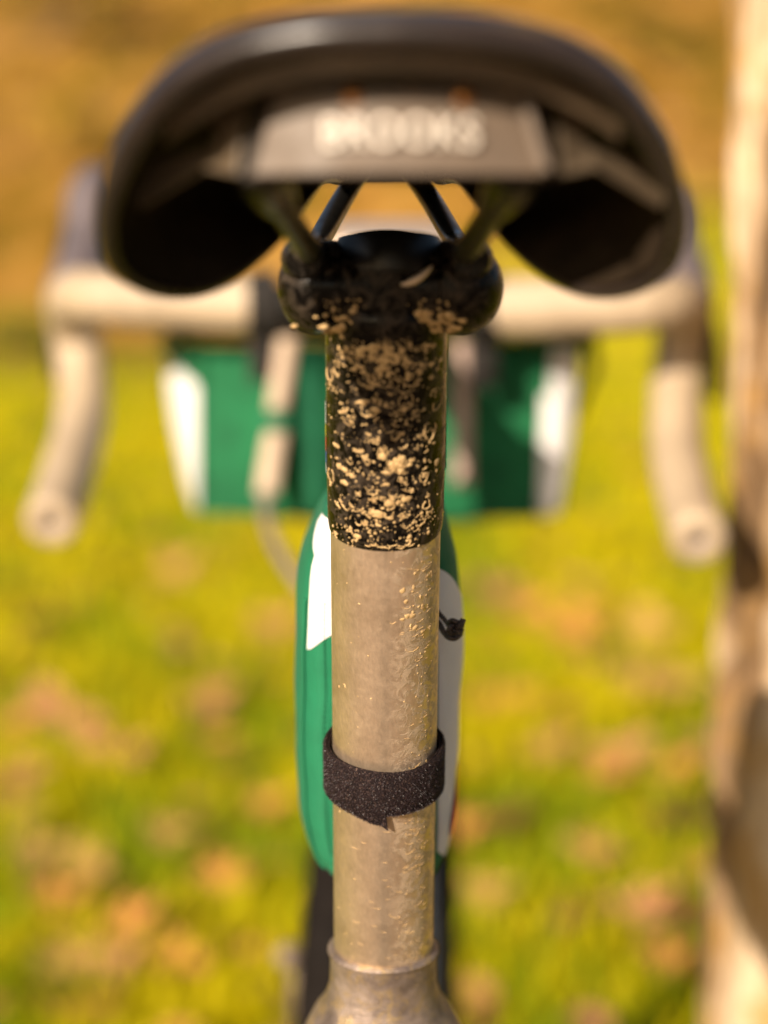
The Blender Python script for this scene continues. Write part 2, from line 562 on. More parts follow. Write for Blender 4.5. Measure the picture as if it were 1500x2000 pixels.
    o = mb.build('leaf_litter', [M[k] for k in keys], smooth=False)
    tag(o, 'scattered autumn leaves carpeting the grass and the slope behind', 'leaves', kind='stuff')
build_leaves()

def build_grass():
    rnd = random.Random(5)
    mb = MB()
    for i in range(80000):
        y = 1.3 + 10.5 * rnd.random() ** 1.6
        x = rnd.uniform(-.50, .46) * (y + .6)
        if (x - .40) ** 2 + (y - 1.27) ** 2 < .04: continue
        nz = noise.noise((x * 2.3, y * 2.3, 5)) + .5 * noise.noise((x * 6, y * 6, 9))
        h = .030 + .045 * rnd.random() + .02 * nz
        if h < .012: continue
        w = .003 + .0012 * y * .4
        a = rnd.uniform(0, pi)
        lx, ly = rnd.uniform(-.6, .6) * h, rnd.uniform(-.6, .6) * h
        z = height(x, y)
        dx, dy = w * cos(a), w * sin(a)
        mi = 0 if (nz + rnd.uniform(-.35, .35)) > (.10 if y < 3.5 else -.15) else 1
        mb.add([(x - dx, y - dy, z - .003), (x + dx, y + dy, z - .003), (x + dx * .6 + lx * .4, y + dy * .6 + ly * .4, z + h * .6),
                (x + lx, y + ly, z + h), (x - dx * .6 + lx * .4, y - dy * .6 + ly * .4, z + h * .6)], [(0, 1, 2, 4), (4, 2, 3)], mi)
    o = mb.build('grass', [M['grass_a'], M['grass_b']], smooth=False)
    tag(o, 'short yellow green autumn grass around the bicycle', 'grass', kind='stuff')
build_grass()

# ------------------------------------------------------------------ shrubs and trees on the slope
M['bush_dark'] = mat_leaf('shrub_olive', (.060, .055, .006), (.13, .10, .010))
M['bush_green'] = mat_leaf('shrub_green', (.13, .17, .01), (.22, .22, .012))
M['bush_gold'] = mat_leaf('shrub_gold', (.30, .19, .02), (.45, .28, .04))
M['bark'] = None
def mat_bark():
    m, nt, b = new_mat('flaky_bark')
    v = coords(nt, (1, 1, .28))
    v1 = coords(nt)
    n = noise_n(nt, v, 11, 5, .62, 1.0)
    c = ramp(nt, n, [(.34, (.05, .028, .010)), (.41, (.18, .10, .04)), (.47, (.36, .245, .135)), (.56, (.54, .40, .26))])
    lich = ramp(nt, noise_n(nt, v1, 17, 5, .6), [(.50, 0.), (.60, 1.)])
    c = mix(nt, mix(nt, .75, (0., 0., 0.), lich), c, (.34, .18, .035))
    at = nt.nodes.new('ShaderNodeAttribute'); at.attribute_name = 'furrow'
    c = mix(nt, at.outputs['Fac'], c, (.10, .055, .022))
    nt.links.new(c, b.inputs['Base Color'])
    b.inputs['Roughness'].default_value = .85
    bump(nt, b, noise_n(nt, v, 120, 6, .7), .7, .003)
    return m
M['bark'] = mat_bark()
M['bark_far'] = simple('far_bark', (.16, .11, .06), .9, 0, .4, 8, .6, .01)

def foliage(mb, c, rx, ry, rz, n, size, rnd, mats):
    clumps = []
    for k in range(max(6, n // 60)):
        d = Vector((rnd.gauss(0, 1), rnd.gauss(0, 1), rnd.gauss(0, 1))).normalized() * rnd.uniform(.3, 1)
        clumps.append(Vector((d.x * rx, d.y * ry, d.z * rz)))
    for i in range(n):
        cl = rnd.choice(clumps)
        p = Vector(c) + cl + Vector((rnd.gauss(0, .22) * rx, rnd.gauss(0, .22) * ry, rnd.gauss(0, .2) * rz))
        R = Matrix.Rotation(rnd.uniform(0, 6.28), 3, 'Z') @ Matrix.Rotation(rnd.uniform(-1.3, 1.3), 3, 'X')
        s = size * rnd.uniform(.6, 1.3)
        mb.add([p + R @ (Vector(q) * s) for q in ((-.5, 0, 0), (0, -.28, .05), (.5, 0, 0), (0, .28, .05))], [(0, 1, 2, 3)], rnd.choices(range(mats), [3, 1][:mats] if mats > 1 else [1])[0])

def shrub(px, py, d, r, h, key, label):
    rnd = random.Random(int(px * 7 + py))
    c = P(px, py, d)
    z0 = height(c.x, c.y)
    t = empty('shrub', (c.x, c.y, z0), label, 'shrub')
    mb = MB(); foliage(mb, (c.x, c.y, z0 + h * .55), r, r, h * .5, 900, r * .16, rnd, 2)
    mb.build('crown', [M['bush_' + key], M['bush_gold']], t, smooth=False)
    mb = MB()
    for k in range(6):
        a = rnd.uniform(0, 6.28)
        e = Vector((c.x + cos(a) * r * .6, c.y + sin(a) * r * .6, z0 + h * rnd.uniform(.5, .8)))
        b0 = Vector((c.x + cos(a) * .05, c.y + sin(a) * .05, z0 - .05))
        tube(mb, smoothpath([b0, b0.lerp(e, .5) + Vector((0, 0, .1)), e], 4), [.03 - .0022 * i for i in range(9)], 6)
    mb.build('stems', M['bark_far'], t)
shrub(105, 235, 27, 1.0, 1.5, 'dark', 'dark olive shrub on the slope, upper left, behind the saddle')
shrub(330, 20, 34, .9, 1.4, 'dark', 'dark olive shrub highest on the slope, above the left of the saddle')
shrub(170, 420, 21, .7, .9, 'gold', 'low golden shrub low on the slope just left of the saddle')
shrub(30, 760, 14.6, .42, .35, 'green', 'low green shrub at the foot of the slope on the far left')
shrub(985, 60, 31, .55, 1.1, 'green', 'bright green shrub on the slope, showing above the middle of the saddle')

def far_tree(x, y, r, hgt, label, seed):
    rnd = random.Random(seed)
    z0 = height(x, y)
    t = empty('tree', (x, y, z0), label, 'tree', 'bare autumn trees on the slope')
    mb = MB()
    lean = rnd.uniform(-.4, .4)
    tube(mb, smoothpath([(x, y, z0 - .2), (x + lean * .3, y, z0 + hgt * .4), (x + lean, y, z0 + hgt)], 6), [r * (1.2 - .075 * i) for i in range(13)], 12)
    mb.build('trunk', M['bark_far'], t)
    mb = MB()
    for k in range(7):
        a = rnd.uniform(0, 6.28); z = z0 + hgt * rnd.uniform(.5, .9)
        s = Vector((x + lean * .6, y, z)); e = s + Vector((cos(a) * 1.6, sin(a) * 1.6, 1.1))
        tube(mb, [s, s.lerp(e, .5) + Vector((0, 0, .15)), e], [r * .3, r * .2, .01], 6)
    mb.build('branch', M['bark_far'], t)
    mb = MB(); foliage(mb, (x + lean, y, z0 + hgt), 1.8, 1.8, 1.3, 900, .22, rnd, 2)
    mb.build('crown', [M['bush_gold'], M['bush_dark']], t, smooth=False)

# the trunk standing right of the handlebar
def near_tree():
    rnd = random.Random(11)
    base = Vector((.349, 1.27, height(.349, 1.27)))
    t = empty('tree', base, 'sunlit tan tree trunk with furrowed bark beside the right handlebar end', 'tree')
    seg, rows, H = 200, 340, 3.4
    mb = MB(); fur = []
    vs = []
    for j in range(rows + 1):
        z = H * (j / rows)
        if j < rows * .8: z = 1.5 * j / (rows * .8)
        else: z = 1.5 + (H - 1.5) * (j - rows * .8) / (rows * .2)
        r0 = .132 + .03 * exp(-z / .28) - .008 * z + .004 * sin(z * 5.0 + .6)
        cx = base.x + .012 * sin(z * 2.4 + .3); cy = base.y
        for k in range(seg):
            a = 2 * pi * k / seg
            # long furrows between plates
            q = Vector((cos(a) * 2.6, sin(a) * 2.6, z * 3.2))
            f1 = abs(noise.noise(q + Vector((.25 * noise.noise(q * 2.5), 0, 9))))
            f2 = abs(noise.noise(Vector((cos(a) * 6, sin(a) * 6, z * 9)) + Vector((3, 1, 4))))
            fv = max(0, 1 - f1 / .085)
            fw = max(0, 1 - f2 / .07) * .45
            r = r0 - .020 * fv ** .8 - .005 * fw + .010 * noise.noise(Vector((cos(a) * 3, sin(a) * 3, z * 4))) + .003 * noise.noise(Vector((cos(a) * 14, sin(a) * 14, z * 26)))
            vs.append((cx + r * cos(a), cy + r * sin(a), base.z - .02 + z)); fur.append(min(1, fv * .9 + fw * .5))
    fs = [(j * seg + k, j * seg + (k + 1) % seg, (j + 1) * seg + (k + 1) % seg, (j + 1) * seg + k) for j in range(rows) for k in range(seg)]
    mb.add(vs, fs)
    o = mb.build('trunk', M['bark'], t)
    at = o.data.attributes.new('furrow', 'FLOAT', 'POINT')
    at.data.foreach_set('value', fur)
    top = Vector((base.x, base.y, base.z + H - .25))
    mb = MB(); ends = []
    for k in range(7):
        a = 2 * pi * k / 7 + rnd.uniform(-.3, .3)
        s = top + Vector((0, 0, rnd.uniform(-.5, .2)))
        e = s + Vector((cos(a) * 1.1, sin(a) * 1.1, rnd.uniform(.7, 1.5)))
        ends.append(e)
        tube(mb, smoothpath([s, s.lerp(e, .5) + Vector((0, 0, -.1)), e], 5), [.07 - .0058 * i for i in range(11)], 10)
    tube(mb, smoothpath([top, top + Vector((.1, 0, .9)), top + Vector((0, .1, 1.9))], 5), [.10 - .008 * i for i in range(11)], 12)
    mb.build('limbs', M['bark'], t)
    mb = MB()
    for e in ends: foliage(mb, e, .6, .6, .5, 420, .09, rnd, 2)
    foliage(mb, top + Vector((0, 0, 2)), .8, .8, .7, 700, .09, rnd, 2)
    mb.build('crown', [M['bush_gold'], M['leaf_orange']], t, smooth=False)
near_tree()

# ================================================================== the bicycle
bike = empty('bicycle', (0, 0.8, 0), 'bicycle seen close from behind, muddy seat post, black saddle and cream taped drop bars', 'bicycle')

# ---- seat post axis
A0 = P(753, 1031, .599)                      # where the black sleeve ends
DN = Vector((-.004, cos(radians(73)), -sin(radians(73)))).normalized()
def post(l): return A0 + DN * l
R_TI, R_BK = .01740, .01850

def seatpost():
    mb = MB()
    lathe(mb, post(-.02), DN, [(0, R_TI), (.03, R_TI), (.08, R_TI), (.12, R_TI), (.17, R_TI), (.215, R_TI)], 96)
    o = mb.build('seat_post', M['ti'], bike)
    mb = MB()
    pr = [(-.079, .004), (-.079, R_BK + .0006), (-.0725, R_BK + .0006), (-.07, R_BK), (-.02, R_BK - .0001), (-.004, R_BK - .0003), (-.0012, R_BK - .0006), (-.0002, R_BK - .0012), (0, R_TI - .0004)]
    lathe(mb, post(0), DN, [(t, r) for t, r in pr], 96)
    mb.build('post_sleeve', M['black'], o)
    # coloured band stickers on the flanks of the sleeve
    for side in (-1, 1):
        mb = MB()
        a, u, w = frame_of(DN)
        cols = [(0, .0075, 0), (.0078, .0118, 1), (.012, .0165, 2), (.0168, .0205, 3), (.0208, .024, 0)]
        for (l0, l1, mi) in cols:
            vs = []; n = 6
            for i in range(n + 1):
                an = (radians(172) + radians(16) * i / n) if side < 0 else (radians(-4) + radians(20) * i / n)
                for l in (l0, l1):
                    ll = -.044 + l
                    # keep the band on the far flank
                    dirv = u * cos(an) - (w * sin(an) if w.y < 0 else -w * sin(an))
                    vs.append(post(ll) + dirv * (R_BK + .0002))
            mb.add(vs, [(2 * i, 2 * i + 1, 2 * i + 3, 2 * i + 2) for i in range(n)], mi)
        mb.build('sticker', [M['lbl'], M['lby'], M['lbr'], M['lbb']], o, solid=0)
    return o
sp = seatpost()

# ---- mud splashes, real raised crusts
def surf(theta, l, r):
    a, u, w = frame_of(DN)
    if w.y > 0: w = -w                       # w points back towards the viewer
    return post(l) + (u * sin(theta) + w * cos(theta)) * r
def mud():
    rnd = random.Random(21)
    mb = MB()
    def dot(th, l, s, el, h, R):
        n = 7 if s < .0006 else 10
        ph = rnd.uniform(0, 6.28)
        ring, ring2 = [], []
        for k in range(n):
            a = 2 * pi * k / n
            q = s * (1 + .28 * rnd.uniform(-1, 1))
            du, dv = q * cos(a) * el, q * sin(a) / el * 1.12
            ring.append(surf(th + du / R, l + dv, R - .00005)); ring2.append(surf(th + du * .62 / R, l + dv * .62, R + h * rnd.uniform(.7, 1)))
        c = surf(th, l, R + h * 1.1)
        vs = ring + ring2 + [c]
        fs = [(k, (k + 1) % n, n + (k + 1) % n, n + k) for k in range(n)] + [(n + k, n + (k + 1) % n, 2 * n) for k in range(n)]
        mb.add(vs, fs)
    def crescent(th, l, rad, wd, a0, a1, h, R, sq=1.08):
        n = max(7, int((a1 - a0) * 4))
        vs = []
        jit = [rnd.uniform(.45, 1.5) for _ in range(n + 1)]; wob = [rnd.uniform(-.16, .16) for _ in range(n + 1)]
        for i in range(n + 1):
            t = i / n; a = a0 + (a1 - a0) * t
            w = wd * (sin(pi * min(max(t, .06), .94)) ** .6) * jit[i]
            rr = rad * (1 + .14 * sin(3 * a + l * 900) + wob[i])
            for (q, hh) in ((-w, -.00005), (-w * .35, h), (w * .35, h * .9), (w, -.00005)):
                du = (rr + q) * cos(a); dv = (rr + q) * sin(a) * sq
                vs.append(surf(th + du / R, l + dv, R + hh))
        fs = []
        for i in range(n):
            for j in range(3):
                fs.append((4 * i + j, 4 * i + 4 + j, 4 * i + 5 + j, 4 * i + 1 + j))
        mb.add(vs, fs)
    # on the black sleeve: fine spray, then crusts and crescents
    for i in range(900):
        th = rnd.gauss(-.02, .66); l = -rnd.uniform(.0005, .079)
        if abs(th) > 1.45: continue
        s = .00012 + .00045 * rnd.random() ** 3
        dot(th, l, s, rnd.uniform(.8, 1.3), s * .45, R_BK - (.0006 if l > -.003 else .0001))
    for i in range(80):
        th = rnd.gauss(-.05, .62); l = -rnd.uniform(.002, .077)
        if abs(th) > 1.3: continue
        rad = .0007 + .0018 * rnd.random() ** 1.6
        m = rnd.uniform(1.1, 2.1); sp_ = rnd.choice([rnd.uniform(.6, 1.4), rnd.uniform(1.6, 2.8)])
        crescent(th, l, rad, rnd.uniform(.00012, .00030), m - sp_, m + sp_, rnd.uniform(.0001, .0003), R_BK)
    for i in range(34):
        th = rnd.gauss(-.05, .55); l = -rnd.uniform(.003, .069)
        if abs(th) > 1.2: continue
        dot(th, l, rnd.uniform(.0006, .0013), rnd.uniform(1.0, 1.7), .00025, R_BK)
    for i in range(85):
        th = rnd.gauss(-.03, .55); l = -rnd.uniform(.002, .077); sc = rnd.uniform(.0004, .0013)
        if abs(th) > 1.2: continue
        for q in range(rnd.randrange(6, 16)):
            dot(th + rnd.gauss(0, sc * 1.2) / R_BK, l + rnd.gauss(0, sc * .8), rnd.uniform(.00014, .00042), rnd.uniform(.7, 1.5), rnd.uniform(.0001, .00025), R_BK)
    # a thick gathering under the clamp and one round clod
    for i in range(60):
        dot(rnd.gauss(-.05, .34), -.068 + abs(rnd.gauss(0, .005)), rnd.uniform(.0004, .0011), rnd.uniform(.7, 1.6), .0003, R_BK)
    for i in range(26):
        dot(.20 + rnd.gauss(0, .05), -.030 + rnd.gauss(0, .0011), rnd.uniform(.0005, .0011), 1.1, .0005, R_BK)
    for i in range(12):
        crescent(rnd.gauss(0, .3), -.0032 + rnd.uniform(-.001, .001), rnd.uniform(.001, .0026), .00035, .6, 2.5, .0003, R_BK - .0004, .45)
    mb.build('mud_splash', M['mud'], sp).__setitem__('kind', 'stuff')
    # on the bare metal
    mb.v.clear(); mb.f.clear(); mb.m.clear()
    for i in range(200):
        if rnd.random() < .80: th = rnd.gauss(.72, .22)
        else: th = rnd.gauss(-.75, .28)
        l = rnd.uniform(.001, .165)
        s = .00012 + .0004 * rnd.random() ** 2
        if abs(th) < 1.4: dot(th, l, s, rnd.uniform(.8, 1.3), s * .35, R_TI)
    for i in range(130):
        th = rnd.gauss(.74, .24); l = rnd.choice([rnd.uniform(.002, .04), rnd.uniform(.055, .165), rnd.uniform(.1, .165)])
        m = rnd.uniform(1.2, 2.2); s2 = rnd.uniform(.4, 1.4)
        if th < 1.3: crescent(th, l, rnd.uniform(.0006, .0022), rnd.uniform(.00012, .00028), m - s2, m + s2, .00012, R_TI, rnd.uniform(.4, .9))
    for i in range(26):
        th = rnd.gauss(.62, .18); l = rnd.uniform(.006, .032)
        dot(th, l, rnd.uniform(.0004, .0010), rnd.uniform(.8, 1.5), .00018, R_TI)
    for i in range(14):
        crescent(rnd.uniform(-.6, .1), rnd.uniform(.10, .16), rnd.uniform(.0008, .002), .00016, .8, 2.4, .0001, R_TI, .4)
    mb.build('mud_crust', M['mud'], sp).__setitem__('kind', 'stuff')
    # on the clamp
mud()

# ---- seat clamp head
def clamp():
    HC = P(762, 560, .561)
    mb = MB()
    # cross barrel with rounded ends
    n = 14; prof = []
    Lh, rb = .0335, .0140
    for i in range(n + 1):
        a = pi / 2 * i / n
        prof.append((-Lh + rb * .85 * (1 - sin(a)), rb * cos(a) * 1.0) if False else (-Lh + rb * .85 * (1 - cos(a)), rb * max(.05, sin(a))))
    full = prof + [(-.015, rb * .97), (-.0148, rb * .90), (-.0138, rb * .90), (-.0136, rb * .97), (.0136, rb * .97), (.0138, rb * .9), (.0148, rb * .9), (.015, rb * .97)] + [(-t, r) for t, r in reversed(prof)]
    lathe(mb, HC, (1, 0, 0), full, 48)
    o = mb.build('seat_clamp', M['black'], bike, auto=40)
    # neck joining the sleeve and the barrel
    mb = MB()
    top = post(-.079); ax = (HC - post(-.06)).normalized()
    lathe(mb, post(-.062), -DN, [(0, R_BK - .001), (.008, R_BK + .0002), (.018, .0182), (.026, .0166), (.031, .0152)], 64)
    mb.build('clamp_neck', M['black'], o)
    # upper cradle: dished block seen as dark bowl under the rim
    mb = MB()
    c = P(760, 505, .560)
    lathe(mb, c - Vector((0, 0, .0068)), (0, .14, 1), [(0, .0005), (0, .0135), (.0015, .0158), (.004, .0163), (.0115, .0160), (.0130, .0152), (.0133, .0142), (.0115, .0128), (.0105, .001)], 64)
    mb.build('upper_cradle', M['steel_black'], o, auto=40)
    # pale arc put in for the highlight along the cradle groove
    mb = MB()
    pts = []
    for i in range(13):
        t = i / 12
        pts.append(P(783 + 62 * t, 556 - 6 * t - 32 * t * t, .5405))
    tube(mb, pts, [.0003 + .0009 * sin(pi * i / 12) for i in range(13)], 8)
    mb.build('cradle_glint', M['pale_metal'], o)
    # ear plates over the rails
    for s, px in ((-1, 596), (1, 916)):
        mb = MB()
        q = P(px, 505, .556)
        vs = []
        seg = 20; ln = .0115
        for i in range(9):
            t = -1 + 2 * i / 8
            for k in range(seg):
                a = 2 * pi * k / seg
                rr = .0068 * (1 - .25 * t ** 4)
                vs.append(q + Vector((rr * 1.05 * cos(a), t * ln * 1.0, rr * sin(a))))
        fs = [(i * seg + k, i * seg + (k + 1) % seg, (i + 1) * seg + (k + 1) % seg, (i + 1) * seg + k) for i in range(8) for k in range(seg)]
        fs += [tuple(range(seg - 1, -1, -1)), tuple(8 * seg + k for k in range(seg))]
        mb.add(vs, fs)
        mb.build('rail_clamp', M['black'], o, auto=40)
    # mud on the head
    rnd = random.Random(4)
    mb = MB()
    def lump(p, nrm, s, h):
        a, u, w = frame_of(nrm)
        n = 9
        vs = []
        for (f, hh) in ((1, -.0003), (.7, h * .7)):
            for k in range(n):
                an = 2 * pi * k / n
                vs.append(p + (u * cos(an) + w * sin(an) * .7) * s * f * rnd.uniform(.75, 1.2) + a * hh)
        vs.append(p + a * h)
        mb.add(vs, [(k, (k + 1) % n, n + (k + 1) % n, n + k) for k in range(n)] + [(n + k, n + (k + 1) % n, 2 * n) for k in range(n)])
    for i in range(300):
        x = rnd.gauss(-.002, .016)
        if abs(x) > .0255: continue
        an = -1.35 + 1.1 * rnd.random() ** 1.5
        nrm = Vector((0, -cos(an), sin(an)))
        rloc = rb * (.97 if abs(x) < .022 else .8)
        lump(HC + Vector((x, 0, 0)) + nrm * rloc, nrm, rnd.uniform(.0003, .0012) * (1.3 if an < -.6 else .7), rnd.uniform(.0002, .0006))
    for i in range(130):
        x = rnd.gauss(0, .010)
        an = rnd.uniform(-1.2, -.5)
        nrm = Vector((0, -cos(an), sin(an)))
        lump(HC + Vector((x, 0, 0)) + nrm * rb, nrm, rnd.uniform(.0008, .0018), rnd.uniform(.0004, .0009))
    mb.build('mud_lumps', M['mud'], o).__setitem__('kind', 'stuff')
    return o
clamp()

# ---- saddle
def saddle():
    # y, half width max, x edge, z edge, z top   (metres; z relative to the camera height)
    rows = [(.4000, .0005, .0005, .0402, .0405), (.4006, .010, .010, .0399, .0412), (.4025, .021, .021, .0389, .0432), (.4060, .033, .033, .0366, .0448),
            (.4110, .0435, .0435, .0322, .0462), (.4180, .0525, .0525, .0250, .0473), (.4270, .0600, .0600, .0150, .0480), (.4380, .0655, .0655, .0030, .0485),
            (.4490, .0682, .0655, -.0080, .0486), (.4600, .0678, .0590, -.0142, .0486), (.4720, .0652, .0500, -.0157, .0482), (.4850, .0605, .0415, -.0125, .0474),
            (.5000, .0540, .0345, -.0065, .0464), (.5200, .0455, .0285, .0010, .0446), (.5450, .0375, .0240, .0090, .0436), (.5750, .0310, .0215, .0140, .0428),
            (.6100, .0265, .0195, .0160, .0424), (.6450, .0235, .0175, .0165, .0424), (.6700, .0205, .0150, .0180, .0420), (.6850, .0160, .0110, .0220, .0405), (.6930, .0100, .006, .0270, .0375), (.6955, .0010, .0008, .0320, .0330)]
    XC = .0020
    sm = smoothpath(rows, 4)
    N = 40
    mb = MB(); vs = []; eL = []; eR = []
    for (y, w, xe, ze, zt) in sm:
        w = max(w, xe, .0004); xe = max(xe, .0003)
        k = min(1, xe / w)
        T = pi - asin(k) if k < .9995 else pi / 2
        h = (zt - ze) / (1 - cos(T)) if T > pi / 2 else (zt - ze)
        zc = zt - h
        for i in range(N + 1):
            t = -T + 2 * T * i / N
            dip = -.0022 * exp(-(sin(t) * w / .012) ** 2) * min(1, max(0, (y - .41) / .04)) * (1 if y < .66 else 0)
            e = .86 if .41 < y < .56 else 1.0
            st, ct = sin(t), cos(t)
            if ct > 0:
                vs.append((XC + w * (abs(st) ** e) * (1 if st > 0 else -1), y, .97 + zc + h * ct ** (.92 if e < 1 else 1) + dip))
            else:
                vs.append((XC + w * st, y, .97 + zc + h * ct + dip))
        eL.append(Vector(vs[-N - 1])); eR.append(Vector(vs[-1]))
    n = len(sm)
    fs = [(j * (N + 1) + i, j * (N + 1) + i + 1, (j + 1) * (N + 1) + i + 1, (j + 1) * (N + 1) + i) for j in range(n - 1) for i in range(N)]
    mb.add(vs, fs)
    o = mb.build('saddle', M['rubber'], bike)
    # inner skin slightly inside the cover
    mbi = MB(); vi = []
    for j in range(n):
        row = vs[j * (N + 1):(j + 1) * (N + 1)]
        cxy = Vector((XC, row[0][1], sum(r[2] for r in row) / len(row) - .004))
        for r in row:
            v = Vector(r); d = cxy - v
            v = v + d.normalized() * min(.0030, d.length * .6); v.y += .0006 if j < n / 2 else -.0006
            vi.append(v)
    mbi.add(vi, [tuple(reversed(f)) for f in fs])
    mbi.build('saddle_lining', M['under'], o)
    loop = eL + list(reversed(eR))
    rad = []
    for p in loop:
        rad.append(.0031 - .0015 * min(1, max(0, (p.y - .42) / .035)))
    mb = MB(); tube(mb, loop, rad, 14, closed=True)
    mb.build('saddle_edge', M['rubber'], o)
    # inner arch lip under the rear edge
    mb = MB(); vsl = []
    m = 40
    for i in range(m + 1):
        x = -.050 + .100 * i / m
        y = .4085 + 6.5 * x * x
        zt = .0378 - 3.8 * x * x - 700 * x ** 4
        for (dy, dz) in ((0, 0), (.0008, -.0045), (.004, -.0052), (.006, 0)):
            vsl.append((XC + x, y + dy, .97 + zt + dz))
    mb.add(vsl, [(4 * i + j, 4 * i + 4 + j, 4 * i + 4 + (j + 1) % 4, 4 * i + (j + 1) % 4) for i in range(m) for j in range(4)])
    mb.build('rear_lip', M['lipbrown'], o, auto=50)
    # carrier plate holding rails and badge
    D = .424
    def plate(name, mat, outline, dep, bow, thick, bev):
        mb = MB(); n_ = len(outline)
        fr = []
        for (x, y) in outline:
            d = dep + bow * ((x - 780) / 300) ** 2
            fr.append(P(x, y, d))
        bk = [p + Vector((0, thick, 0)) for p in fr]
        mb.add(fr + bk, [tuple(range(n_)), tuple(range(2 * n_ - 1, n_ - 1, -1))] + [(i, i + n_, (i + 1) % n_ + n_, (i + 1) % n_) for i in range(n_)])
        return mb.build(name, mat, o, smooth=True, bevel=bev, auto=30)
    def strips(name, mat, xt0, xt1, xb0, xb1, yt, yb, dep, bow, thick, n_=24, ybow=0, tilt=0):
        """bowed plate as a grid"""
        mb = MB(); vs = []
        for back in (0, 1):
            for i in range(n_ + 1):
                t = i / n_
                for j in range(5):
                    s = j / 4
                    x = (xt0 * (1 - t) + xt1 * t) * (1 - s) + (xb0 * (1 - t) + xb1 * t) * s
                    q = (2 * t - 1)
                    y = yt * (1 - s) + yb * s + ybow * q * q
                    d = dep + bow * q * q + tilt * (s - .5) + back * thick
                    vs.append(P(x, y, d))
        W = 5; B = (n_ + 1) * W
        fs = []
        for i in range(n_):
            for j in range(4):
                a = i * W + j
                fs.append((a, a + 1, a + W + 1, a + W)); fs.append((B + a, B + a + W, B + a + W + 1, B + a + 1))
            fs.append((i * W, i * W + W, B + i * W + W, B + i * W)); fs.append((i * W + 4, B + i * W + 4, B + i * W + W + 4, i * W + W + 4))
        for j in range(4):
            fs.append((j, B + j, B + j + 1, j + 1)); a = n_ * W + j
            fs.append((a, a + 1, B + a + 1, B + a))
        mb.add(vs, fs)
        return mb.build(name, mat, o, auto=40, bevel=.0005)
    strips('carrier_plate', M['under'], 505, 1070, 474, 1096, 152, 350, .4165, .006, .004, ybow=4)
    strips('badge', M['badge'], 540, 1022, 492, 1072, 176, 340, .4125, .006, .0016, ybow=3, tilt=.002)
    strips('badge_end_ridge', M['badge'], 1014, 1034, 1052, 1078, 196, 334, .4150, .0, .003, n_=4)
    # raised word
    fc = bpy.data.curves.new('w', 'FONT'); fc.body = 'BROOKS'; fc.align_x = 'CENTER'; fc.align_y = 'CENTER'
    fc.size = .0078; fc.extrude = .0004; fc.offset = .00010; fc.space_character = 1.12
    tmp = bpy.data.objects.new('w', fc); COL.objects.link(tmp)
    bpy.context.view_layer.update()
    me = bpy.data.meshes.new_from_object(tmp.evaluated_get(bpy.context.evaluated_depsgraph_get()))
    xs = [v.co.x for v in me.vertices]; ys = [v.co.y for v in me.vertices]
    cx = (min(xs) + max(xs)) / 2; cy = (min(ys) + max(ys)) / 2
    # real width of the word 31 mm
    k = .0335 / (max(xs) - min(xs)); ky = .0064 / (max(ys) - min(ys))
    cc = P(783, 256, .4110)
    for v in me.vertices:
        X = (v.co.x - cx) * k; Y = (v.co.y - cy) * ky; Z = v.co.z
        q = X / .0324
        v.co = cc + RT * X + UP * Y + FWD * (-Z * .9 + .006 * q * q + .0 - .002 * Y / .0095 * .5)
    me.materials.clear(); me.materials.append(M['letters'])
    
    bpy.data.objects.remove(tmp)
    ob = bpy.data.objects.new('badge_lettering', me); COL.objects.link(ob); link_parent(ob, o)
    # orange dots standing in for background seen through the gap above the badge
    for px in (690, 800, 905):
        mb = MB(); c = P(px, 192, .4130)
        lathe(mb, c, -FWD, [(0, .0022), (.0006, .0021), (.0011, .0014), (.0013, .0001)], 20)
        mb.build('gap_dot', M['gap_orange'], o)
    # side brackets; the outer arm stands in for sun on the inner wall
    for s in (-1, 1):
        mb = MB()
        X = lambda px: 783 + s * (783 - px)
        outl = [(X(385), 178, .432), (X(474), 140, .426), (X(480), 200, .422), (X(468), 345, .422), (X(400), 330, .427), (X(275), 410, .442), (X(258), 385, .444), (X(300), 315, .440), (X(410), 288, .430), (X(425), 268, .428)]
        fr = [P(*q) for q in outl]; bk = [p + Vector((0, .003, 0)) for p in fr]; n_ = len(fr)
        cen = len(fr)
        idx = list(range(n_))
        polys = [(0, 1, 2, 9), (2, 3, 4, 8, 9), (4, 5, 6, 7, 8)]
        vsb = fr + bk
        fsb = [p for p in polys] + [tuple(reversed([i + n_ for i in p])) for p in polys]
        fsb += [(i, i + n_, (i + 1) % n_ + n_, (i + 1) % n_) for i in range(n_)]
        mb.add(vsb, fsb)
        mb.build('side_bracket', M['bracket'], o, smooth=False, bevel=.0008)
    # rails
    for s in (-1, 1):
        X = lambda px: 758 + s * (758 - px)
        mb = MB()
        pts = [P(X(505), 335, .436), P(X(515), 352, .446), P(X(545), 400, .468), P(X(590), 468, .505), P(X(605), 487, .530), P(X(608), 492, .56), P(X(615), 485, .59),
               P(X(628), 462, .612), P(X(664), 398, .640), P(X(700), 338, .668), P(X(712), 318, .682)]
        if s > 0:
            pts[7] = P(886, 466, .612); pts[8] = P(846, 398, .640); pts[9] = P(806, 338, .668); pts[10] = P(796, 318, .682)
        tube(mb, smoothpath(pts, 6), .0037, 16)
        mb.build('rail', M['steel_black'], o)
        # thick rail boot at the plate
        mb = MB()
        tube(mb, smoothpath([P(X(508), 318, .436), P(X(520), 358, .446), P(X(546), 396, .464)], 4), [.0070, .0070, .0069, .0067, .0064, .006, .0056, .005, .0045], 16)
        mb.build('rail_socket', M['steel_black'], o)
    mb = MB()
    lathe(mb, P(756, 318, .686), (1, 0, 0), [(-.013, .0005), (-.013, .006), (-.011, .0068), (.011, .0068), (.013, .006), (.013, .0005)], 20)
    mb.build('nose_mount', M['under'], o, auto=40)
    return o
